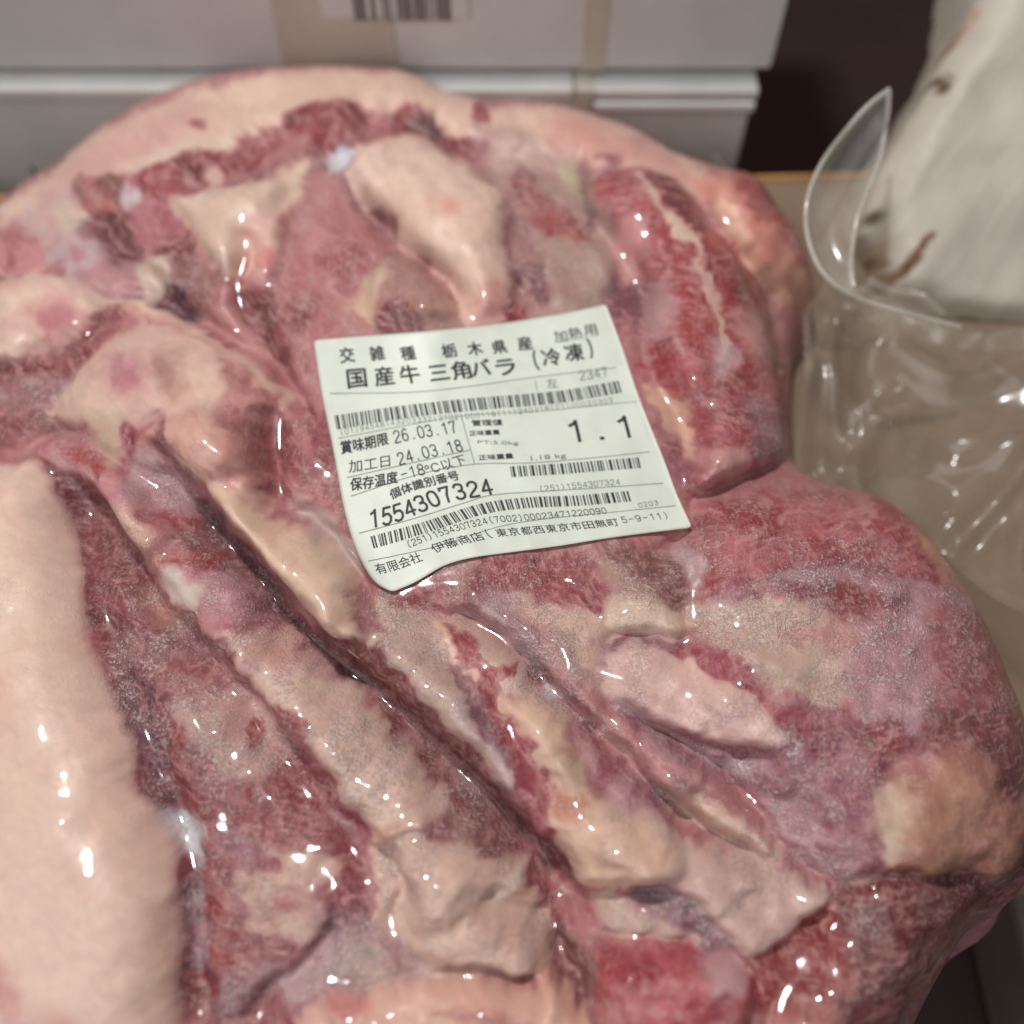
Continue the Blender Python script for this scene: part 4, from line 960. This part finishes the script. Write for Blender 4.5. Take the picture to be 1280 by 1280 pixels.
# regular lattice of label points for carrying print
LAT = locate(coons(ss, tt_), HL, .55)
def nrm(G):
    a = np.gradient(G, axis=1); b = np.gradient(G, axis=0); n = np.cross(b, a); n /= np.linalg.norm(n, axis=-1, keepdims=True)+1e-12
    return n*np.sign(n[..., 2:3])
LATN = nrm(LAT); LGN = nrm(LG)
def on_label(x, y, lift=.00010):
    s = np.clip(np.asarray(x)/LW*(n_s-1), 0, n_s-1.001); t_ = np.clip(np.asarray(y)/LH*(n_t-1), 0, n_t-1.001)
    i = s.astype(int); j = t_.astype(int); a = (s-i)[..., None]; b = (t_-j)[..., None]
    g = lambda A: (A[j, i]*(1-a)+A[j, i+1]*a)*(1-b)+(A[j+1, i]*(1-a)+A[j+1, i+1]*a)*b
    return g(LAT)+g(LATN)*lift
top = LG; bot = LG-LGN*.00016
V = np.vstack([top.reshape(-1, 3), bot.reshape(-1, 3)]); N0 = n_s*n_t
F1 = grid_faces(n_t, n_s); F2 = F1[:, ::-1]+N0
ii = np.arange(N0).reshape(n_t, n_s); rim = np.r_[ii[0, :-1], ii[:-1, -1], ii[-1, :0:-1], ii[:0:-1, 0]]
F3 = np.stack([rim, rim+N0, np.roll(rim, -1)+N0, np.roll(rim, -1)], -1)
lab = link('label', raw_mesh('label', V, np.vstack([F1[:, ::-1], F2[:, ::-1], F3])), M_LABEL, pack, True)
lab['label'] = 'white printed paper label with barcodes stuck on the bag'

GLY = {   # stroke digits on a 10 x 16 cell
 '0': [[(5,16),(2.2,14.6),(1,11),(1,5),(2.2,1.4),(5,0),(7.8,1.4),(9,5),(9,11),(7.8,14.6),(5,16)]],
 '1': [[(2.2,12.6),(4.6,13.8),(6,16),(6,0)]],
 '2': [[(1.2,12),(2,14.6),(5,16),(8,14.6),(8.8,12),(8,9),(3.2,4),(1,.0),(9,.0)]],
 '3': [[(1.2,13.4),(2.6,15.4),(5,16),(8,14.8),(8.6,12.2),(7.6,9.4),(4.4,8.4)],[(4.4,8.4),(7.8,7.6),(9,4.6),(8,1.4),(5,0),(2.2,.8),(1,3)]],
 '4': [[(7,0),(7,16),(1,4.6),(9.6,4.6)]],
 '5': [[(8.6,16),(2.4,16),(1.6,8.6),(4,10),(7,9.6),(9,6.4),(8.6,2.8),(6.4,.4),(3.4,.2),(1,2.2)]],
 '6': [[(8.2,14),(6.4,16),(4,15.6),(1.8,12.4),(1,6),(1.8,1.8),(5,0),(8,1.6),(9,5),(8,8.4),(5,9.6),(2.2,8),(1.2,5)]],
 '7': [[(1,13.4),(1,16),(9,16),(5.8,8),(4.6,0)]],
 '8': [[(5,8.6),(2,10.2),(1.6,13.2),(3,15.4),(5,16),(7,15.4),(8.4,13.2),(8,10.2),(5,8.6)],[(5,8.6),(1.8,7),(1,4),(2.2,1),(5,0),(7.8,1),(9,4),(8.2,7),(5,8.6)]],
 '9': [[(1.8,2),(3.6,0),(6,.4),(8.2,3.6),(9,10),(8.2,14.2),(5,16),(2,14.4),(1,11),(2,7.6),(5,6.4),(7.8,8),(8.8,11)]],
 '.': [[(4.2,.9),(5.4,.9)]], '-': [[(1.2,8),(8.8,8)]], '(': [[(7.4,17.4),(5,14),(4.2,8),(5,2),(7.4,-1.4)]], ')': [[(2.6,17.4),(5,14),(5.8,8),(5,2),(2.6,-1.4)]],
}
def run(p0, p1, via=()):
    """a base line in sheet units: position, direction and normal at a length along it"""
    q = np.array([inv(p)*(LW, LH) for p in (smooth_open([p0, *via, p1], 5) if via else [p0, p1])])
    s = np.r_[0, np.cumsum(np.linalg.norm(np.diff(q, axis=0), axis=1))]
    f = lambda v: np.array([np.interp(v, s, q[:, 0]), np.interp(v, s, q[:, 1])])
    def at(v):
        d = f(min(v+4, s[-1]))-f(max(v-4, 0)); d /= np.linalg.norm(d); return f(v), d, np.array([-d[1], d[0]])
    return at, s[-1]
def digit_line(body, p0, p1, hgt, mat=M_INK, wd=1.7, cell=.82, via=()):
    """digits of a label printer: strokes of even width on an even pitch"""
    at, L = run(p0, p1, via)
    k = L/len(body); u = hgt/16; sx = min(k*cell/10, u*1.15); V = []; Fq = []
    for i, ch in enumerate(body):
        for st in GLY.get(ch, []):
            q = np.array(st, float)
            if len(q) > 4 and ch not in '74': q = smooth_open(q, 3) if ch not in '5' else q
            q = np.stack([q[:, 0]*sx, q[:, 1]*u], -1)
            w2 = wd*u*(.55 if ch == '.' else .5)
            for m in range(len(q)-1):
                e = q[m+1]-q[m]; l = np.linalg.norm(e)+1e-9; e /= l; n = np.array([-e[1], e[0]])*w2
                A, B = q[m]-e*w2*.6, q[m+1]+e*w2*.6
                for c_ in (A+n, B+n, B-n, A-n):
                    o, d, nv = at(k*(i+.5)); V.append(o+d*(c_[0]-5*sx)-nv*c_[1])
                Fq.append((len(V)-4, len(V)-3, len(V)-2, len(V)-1))
    V = np.array(V); link('printed_number', raw_mesh('printed_number', on_label(V[:, 0], V[:, 1]), Fq), mat, lab)
def finer(co, tr, mx):
    """split long triangles so that the print can follow the bent paper"""
    for _ in range(4):
        P3_ = co[tr]; e = np.linalg.norm(P3_-np.roll(P3_, -1, 1), axis=2).max(1); big = e > mx
        if not big.any(): break
        t = tr[big]; m = [(co[t[:, i]]+co[t[:, (i+1) % 3]])/2 for i in range(3)]; k = len(co); q = len(t)
        co = np.vstack([co, *m]); i0, i1, i2 = (k+np.arange(q)+j*q for j in range(3))
        tr = np.vstack([tr[~big], np.stack([t[:, 0], i0, i2], 1), np.stack([i0, t[:, 1], i1], 1), np.stack([i2, i1, t[:, 2]], 1), np.stack([i0, i1, i2], 1)])
    return co, tr
def text_line(body, p0, p1, hgt, mat=M_INK, bold=0, name='printed_text', via=()):
    """a line of print from photo point p0 to p1 (baseline ends), letters hgt sheet units high"""
    if all(ch in GLY for ch in body): return digit_line(body, p0, p1, hgt, mat, 2.3 if bold > .01 else 1.7, via=via)
    cu = bpy.data.curves.new(name, 'FONT'); cu.body = body; cu.size = 1; cu.fill_mode = 'FRONT'; cu.resolution_u = 3
    ob = bpy.data.objects.new(name, cu); COLL.objects.link(ob); bpy.context.view_layer.update()
    me = ob.to_mesh(); n = len(me.vertices)
    co = np.empty(n*3, np.float32); me.vertices.foreach_get('co', co); co = co.reshape(-1, 3)
    me.calc_loop_triangles(); tr = np.empty(len(me.loop_triangles)*3, np.int32); me.loop_triangles.foreach_get('vertices', tr); tr = tr.reshape(-1, 3)
    ob.to_mesh_clear(); bpy.data.objects.remove(ob); bpy.data.curves.remove(cu)
    if n == 0: return
    a, b = inv(p0)*(LW, LH), inv(p1)*(LW, LH)
    co, tr = finer(co, tr, .22); n = len(co)
    d = b-a; L = np.linalg.norm(d); d /= L; nv = np.array([-d[1], d[0]])
    x = (co[:, 0]-co[:, 0].min())/(np.ptp(co[:, 0])+1e-9)*L
    hh = .74 if any(ord(ch) < 0x2000 for ch in body[:1]) else .88
    y = co[:, 1]*hgt/hh
    V, T = [], []
    offs = [(-1, -.6), (1, -.6), (0, .8)] if bold else [(-.5, 0), (.5, 0)]
    bw = hgt*(.028 if bold else .014)
    for m, (ox, oy) in enumerate(offs):                       # the print head strikes more than once
        q = a + (x+ox*bw)[:, None]*d - (y+oy*bw)[:, None]*nv
        V.append(on_label(q[:, 0], q[:, 1], .00009+.00001*m)); T.append(tr[:, ::-1]+n*m)
    link(name, raw_mesh(name, np.vstack(V), np.vstack(T)), mat, lab)
def strips(name, quads, mat):
    V = []; Fq = []
    for (a, b, c_, d_) in quads:
        k = len(V); V += [a, b, c_, d_]; Fq.append((k, k+1, k+2, k+3))
    V = np.array(V)
    link(name, raw_mesh(name, on_label(V[:, 0], V[:, 1], .00009), Fq), mat, lab)
def rule(pts, wd=.9, mat=M_INKF):
    q = np.array([inv(p)*(LW, LH) for p in smooth_open(pts, 5)]); out = []
    for a, b in zip(q[:-1], q[1:]):
        k = max(1, int(np.linalg.norm(b-a)/8))
        for i in range(k):
            u, v = a+(b-a)*i/k, a+(b-a)*(i+1)/k; d = (v-u)/np.linalg.norm(v-u); n = np.array([-d[1], d[0]])*wd/2
            out.append((u+n, v+n, v-n, u-n))
    strips('ruled_line', out, mat)
def bars(pts, hgt, seed, mat=M_INK, unit=1.05):
    q = np.array([inv(p)*(LW, LH) for p in smooth_open(pts, 6)])
    s = np.r_[0, np.cumsum(np.linalg.norm(np.diff(q, axis=0), axis=1))]
    at = lambda v: np.array([np.interp(v, s, q[:, 0]), np.interp(v, s, q[:, 1])])
    r = random.Random(seed); x = 0; out = []
    while x < s[-1]-4*unit:
        for wd, gp in zip(r.choice([(2,1,2),(1,3,1),(1,1,3),(2,2,1),(3,1,1),(1,2,2),(2,1,3)]), r.choice([(1,2,2),(2,1,3),(1,3,1),(2,2,2),(1,1,3)])):
            a, b = at(x), at(x+wd*unit); d = (b-a)/(np.linalg.norm(b-a)+1e-9); n = np.array([-d[1], d[0]])*hgt
            out.append((a, b, b+n, a+n)); x += (wd+gp)*unit
            if x > s[-1]-3*unit: break
    strips('barcode', out, mat)
def Lp(x, y): return (370+x/2.4615, 360+y/2.4615)
def Q4(x, y): return (400+x/4.923, 560+y/4.923)
def Q5(x, y): return (620+x/4.923, 530+y/4.923)
def chars(body, cs, size, mat=M_INK, bold=.0):
    for ch, (x, y) in zip(body, cs):
        w_ = size*(.5 if ch in '()（）' else 1)
        text_line(ch, Lp(x-w_/2, y+size*.46+w_*.06), Lp(x+w_/2, y+size*.46-w_*.06), size/2.4615, mat, bold)
chars('交雑種', [(160,205),(253,199),(348,198)], 44, bold=.014)
chars('栃木県産', [(475,190),(555,183),(630,178),(708,167)], 44, bold=.014)
chars('加熱用', [(818,146),(863,137),(909,126)], 40)
chars('国産牛三角バラ', [(190,275),(275,268),(355,262),(445,256),(513,249),(574,242),(650,238)], 58, bold=.016)
chars('(冷凍)', [(742,222),(790,208),(860,194),(912,184)], 56, bold=.008)
rule([Lp(105,325), Lp(400,318), Lp(735,275), Lp(985,245)])
rule([Lp(736,284), Lp(742,318)])
text_line('左', Lp(775,308), Lp(808,303), 13, M_INKF)
text_line('2347', Lp(873,285), Lp(964,271), 12.5, M_INKF, .01)
bars([Lp(118,393), Lp(330,362), Lp(560,338), Lp(800,318), Lp(1000,284)], 17, 4, unit=1.0)
text_line('(01)94548143203332(3102)000118(11)240318(21)00020303', Lp(133,453), Lp(978,352), 6.6, M_INKF)
rule([Lp(130,463), Lp(330,425), Lp(510,394), Lp(760,378), Lp(1050,349)], .7)
text_line('賞味期限', Lp(140,508), Lp(285,478), 15, M_INK, .012)
text_line('26.03.17', Lp(303,478), Lp(499,444), 15.5, M_INK, .006)
rule([Lp(509,395), Lp(528,465), Lp(549,540)])
text_line('加工日', Lp(163,566), Lp(290,546), 14.5, M_INK)
text_line('24.03.18', Lp(316,546), Lp(518,500), 15.5, M_INK, .006)
rule([Q4(165,183), Q4(550,96), Q4(925,12)])
text_line('保存温度', Q4(188,258), Q4(478,208), 14.5, M_INK, .01)
digit_line('-18', Q4(500,200), Q4(655,160), 14, M_INK)
text_line('℃以下', Q4(662,165), Q4(905,96), 15, M_INK)
rule([Q4(190,297), Q4(600,165), Q4(950,100), (660,579), (735,573), (812,565)])
text_line('個体識別番号', Q4(440,316), Q4(860,190), 12.5, M_INK, .01)
text_line('1554307324', Q4(298,494), Q4(1078,280), 20.5, M_INK, .018, via=[Q4(430,468), Q4(560,420), Q4(720,355), Q4(880,312)])
text_line('管理値', (590,532), (628,531), 8, M_INK, .03)
text_line('正味重量', (587,544.5), (625,542.5), 6.5, M_INK, .03)
text_line('PT:5.0kg', (597,554.5), (648,556), 5, M_INKF)
text_line('正味重量', (599,575), (642,572.5), 7, M_INK, .02)
text_line('1.18 kg', (664,576), (708,572), 7, M_INKF)
digit_line('1.1', (707,553), (800,545), 29, M_INK, 2.2, .9)
bars([Q5(85,262), Q5(380,245), Q5(640,225), Q5(893,205)], 15, 8)
text_line('(251)1554307324', Q5(265,418), Q5(770,372), 7.5, M_INKF)
rule([Q4(240,525), Q4(560,440), Q4(900,335), Q5(0,435), Q5(500,402), Q5(1030,365)])
bars([Q4(310,545), Q4(640,455), Q4(980,345), Q5(200,452), Q5(500,440), Q5(822,412)], 15, 12)
text_line('(251)1554307324(7002)00023471220090', Q4(537,618), Q5(688,550), 8.5, M_INK, via=[Q4(700,556), Q4(880,502), Q4(1060,462), Q5(200,592)])
text_line('0203', Q5(878,515), Q5(1005,497), 6.5, M_INKF)
rule([Q4(295,697), Q4(720,606), Q4(1080,490), Q5(300,585), Q5(700,545), Q5(1105,503)], .8)
text_line('有限会社', Q4(352,775), Q4(634,690), 13.5, M_INK)
text_line('伊藤商店', Q4(708,645), Q4(1018,560), 13, M_INK, 0)
_at, _L = run(Q4(1025,566), Q5(765,622), [Q5(0,694), Q5(300,668)])
for _i, _ch in enumerate('(東京都西東京市田無町'):
    _s = _L/11; _o, _d, _n = _at(_s*(_i+.5)); _e = _s*(.22 if _ch == '(' else .43)
    text_line(_ch, coons(*((_o-_d*_e)/(LW, LH))), coons(*((_o+_d*_e)/(LW, LH))), 12, M_INK)
digit_line('5-9-11)', Q5(775,610), Q5(1075,580), 9, M_INK, 1.6)
# ---------------------------------------------------------------- white frozen block behind on the right
# a thick slab leaning towards the front, built over its own tilted plane
NB = np.array([.10, -.52, .84]); NB /= np.linalg.norm(NB)
A0 = on_z(np.array([1130., 388.]), .012)
E1 = np.cross([0, 0, 1.], NB); E1 /= np.linalg.norm(E1); E2 = np.cross(NB, E1)
def to_plane(p):
    r = ray(np.asarray(p, float)); t_ = ((A0-CAM)@NB)/(r@NB); q = CAM+r*t_[..., None]-A0
    return np.stack([q@E1, q@E2], -1)
OB = smooth_closed(to_plane([(1290,-190),(1250,-40),(1232,10),(1196,72),(1160,132),(1128,186),(1107,226),(1104,262),(1112,318),(1122,362),(1160,388),(1240,404),(1340,416),(1480,400),(1560,200),(1500,-190)]), 4)
q0 = OB.min(0)-.003; q1 = OB.max(0)+.003
ga = np.arange(q0[0], q1[0], .0011); gb_ = np.arange(q0[1], q1[1], .0011); GA, GB = np.meshgrid(ga, gb_)
pr = project(A0+GA[..., None]*E1+GB[..., None]*E2)
d3 = sdf_poly(GA, GB, OB) + (fbm(GA, GB, .016, 401, 3)-.5)*.005
sd_ = to_plane([(1150, 370), (1262, 210)]); sd_ = sd_[1]-sd_[0]; an = math.degrees(math.atan2(sd_[1], sd_[0]))
tq = np.clip(d3/.014, 0, 1)
h3 = -.016*(1-tq)**2.6 + (fbm(GA, GB, .007, 411, 3, an, 9)-.5)*.0007*tq + (fbm(GA, GB, .03, 415, 2)-.5)*.006*tq
h3 -= .006*sstep(.02, -.02, (pr[..., 0]-1165)*.0008-(pr[..., 1]-330)*-.0009)*tq*0
P3 = A0+GA[..., None]*E1+GB[..., None]*E2+h3[..., None]*NB
P3 = np.where((d3 < 0)[..., None], P3+NB*np.maximum(d3*14, -.05)[..., None], P3)
g1, g0 = np.gradient(d3, .0011)
gn = np.hypot(g0, g1)+1e-6; inw = np.clip(-d3, 0, .0042)[..., None]*3.2
P3 = P3+inw*((g0/gn)[..., None]*E1+(g1/gn)[..., None]*E2)
base = lin((200, 193, 181)); grey = lin((182, 174, 166))
g_ = sstep(.42, .66, fbm(GA, GB, .009, 421, 3, an, 7))[..., None]*.5
c3 = base*(1-g_)+grey*g_
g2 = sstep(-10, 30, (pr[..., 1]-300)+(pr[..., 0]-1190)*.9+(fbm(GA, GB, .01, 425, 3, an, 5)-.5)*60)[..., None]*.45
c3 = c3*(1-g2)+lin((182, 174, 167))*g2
def stain(pts, r, col=(104, 66, 40), op=.95):
    global c3
    dx = (fbm(pr[..., 0], pr[..., 1], 12, 431, 3)-.5)*16; dy = (fbm(pr[..., 0], pr[..., 1], 12, 437, 3)-.5)*16
    d, tt, sd = dist_line(pr[..., 0]+dx, pr[..., 1]+dy, np.array(pts, float))
    m = sstep(r+3, r-3, d)[..., None]*op; c3 = c3*(1-m)+lin(col)*m
stain([(1196, 82), (1190, 104)], 5, (88, 66, 40)); stain([(1162, 292), (1150, 312), (1132, 338), (1122, 352)], 6, (104, 60, 36)); stain([(1112, 316), (1117, 320)], 9, (112, 72, 44))
stain([(1110, 258), (1112, 266)], 5, (90, 76, 64)); stain([(1240, 0), (1222, 30)], 4, (170, 120, 84), .6); stain([(1138, 248), (1141, 250)], 3, (150, 142, 134), .7); stain([(1118, 300), (1124, 346)], 4, (172, 146, 120), .6)
f3 = grid_faces(*GA.shape); f3 = f3[(d3 > -.0042).ravel()[f3].all(1)]
u, iv = np.unique(f3, return_inverse=True)
me = raw_mesh('frozen_block', P3.reshape(-1, 3)[u], iv.reshape(f3.shape))
a_ = me.color_attributes.new('tissue', 'FLOAT_COLOR', 'POINT'); a_.data.foreach_set('color', np.hstack([c3.reshape(-1, 3)[u], np.ones((len(u), 1))]).astype(np.float32).ravel())
t = NT('white_block'); P = t.geo(); ca = t.n('ShaderNodeVertexColor', layer_name='tissue').outputs[0]
t.principled(Base_Color=t.mix(t.ramp(t.noise(P, 60, 4), .45, .75, 0, .3), ca, srgb((176, 166, 154))), Roughness=.5, Specular_IOR_Level=.3, Normal=t.bump(t.noise(P, 220, 3), .3, .0006), Subsurface_Weight=.1, Subsurface_Scale=.002)
tag(link('frozen_block', me, t.m, None, True), 'large white frozen block with brown stains in clear film, upper right', 'frozen block')

# ---------------------------------------------------------------- curled mouth of another clear bag
def at_depth(p, dep):
    r = ray(np.array(p, float)); return CAM + r*(np.asarray(dep)[..., None] if np.ndim(dep) else dep)
OUTER = smooth_open([(1111,112),(1085,132),(1058,162),(1032,196),(1014,232),(1007,268),(1012,306),(1028,340),(1056,364),(1092,380),(1128,390),(1165,400),(1200,409)], 6)
INNER = smooth_open([(1111,112),(1110,140),(1105,172),(1098,204),(1084,238),(1072,272),(1066,304),(1064,334),(1070,362),(1098,379),(1130,389),(1166,399),(1201,408)], 6)
no = len(OUTER); k = np.linspace(0, 1, no)
do = .335 - .02*np.sin(k*math.pi); di = .352 - .018*np.sin(k*math.pi) - .017*np.clip((k-.6)/.3, 0, 1)
Po = at_depth(OUTER, do); Pi = at_depth(INNER, di)
curl = empty('film_bag_mouth', tuple(Po[no//2]), 'curled open mouth of a clear plastic bag beside the white block', 'plastic bag')
rows = []
for j in range(9):
    v = j/8; sag = math.sin(v*math.pi)
    rows.append(Po*(1-v)+Pi*v + np.array([.0, .012, -.012])*sag*np.sin(np.clip(k/.7, 0, 1)*math.pi)[:, None])
G = np.array(rows)
link('film_sheet', raw_mesh('film_sheet', G.reshape(-1, 3), grid_faces(9, no)), M_CURL, curl, True)
link('film_rim', tube_mesh('film_rim', Po, lambda s: .0009, 8), M_RIM, curl, True)
kk = int(no*.66)
link('film_rim', tube_mesh('film_rim', Pi[:kk], lambda s: .0008, 8), M_RIM, curl, True)
# the flat weld along the top of the loose margin
pa_ = np.array([(1040,362),(1070,378),(1130,392),(1200,414),(1260,412),(1330,398)], float)
top_ = smooth_open(pa_, 8); bot_ = smooth_open(pa_+np.array([(6,14),(8,20),(4,26),(0,22),(2,26),(4,30)]), 8)
rw = []
for j in range(6):
    v = j/5; q = top_*(1-v)+bot_*v; zz = .022+.006*np.sin(q[:, 0]*.05)+.002*np.sin(q[:, 0]*.17+v*3)-.006*v
    r = ray(q); rw.append(CAM+r*((zz-CAM[2])/r[:, 2])[:, None])
G = np.array(rw); link('seal_band', raw_mesh('seal_band', G.reshape(-1, 3), grid_faces(6, len(top_))), M_CURL, pack, True)
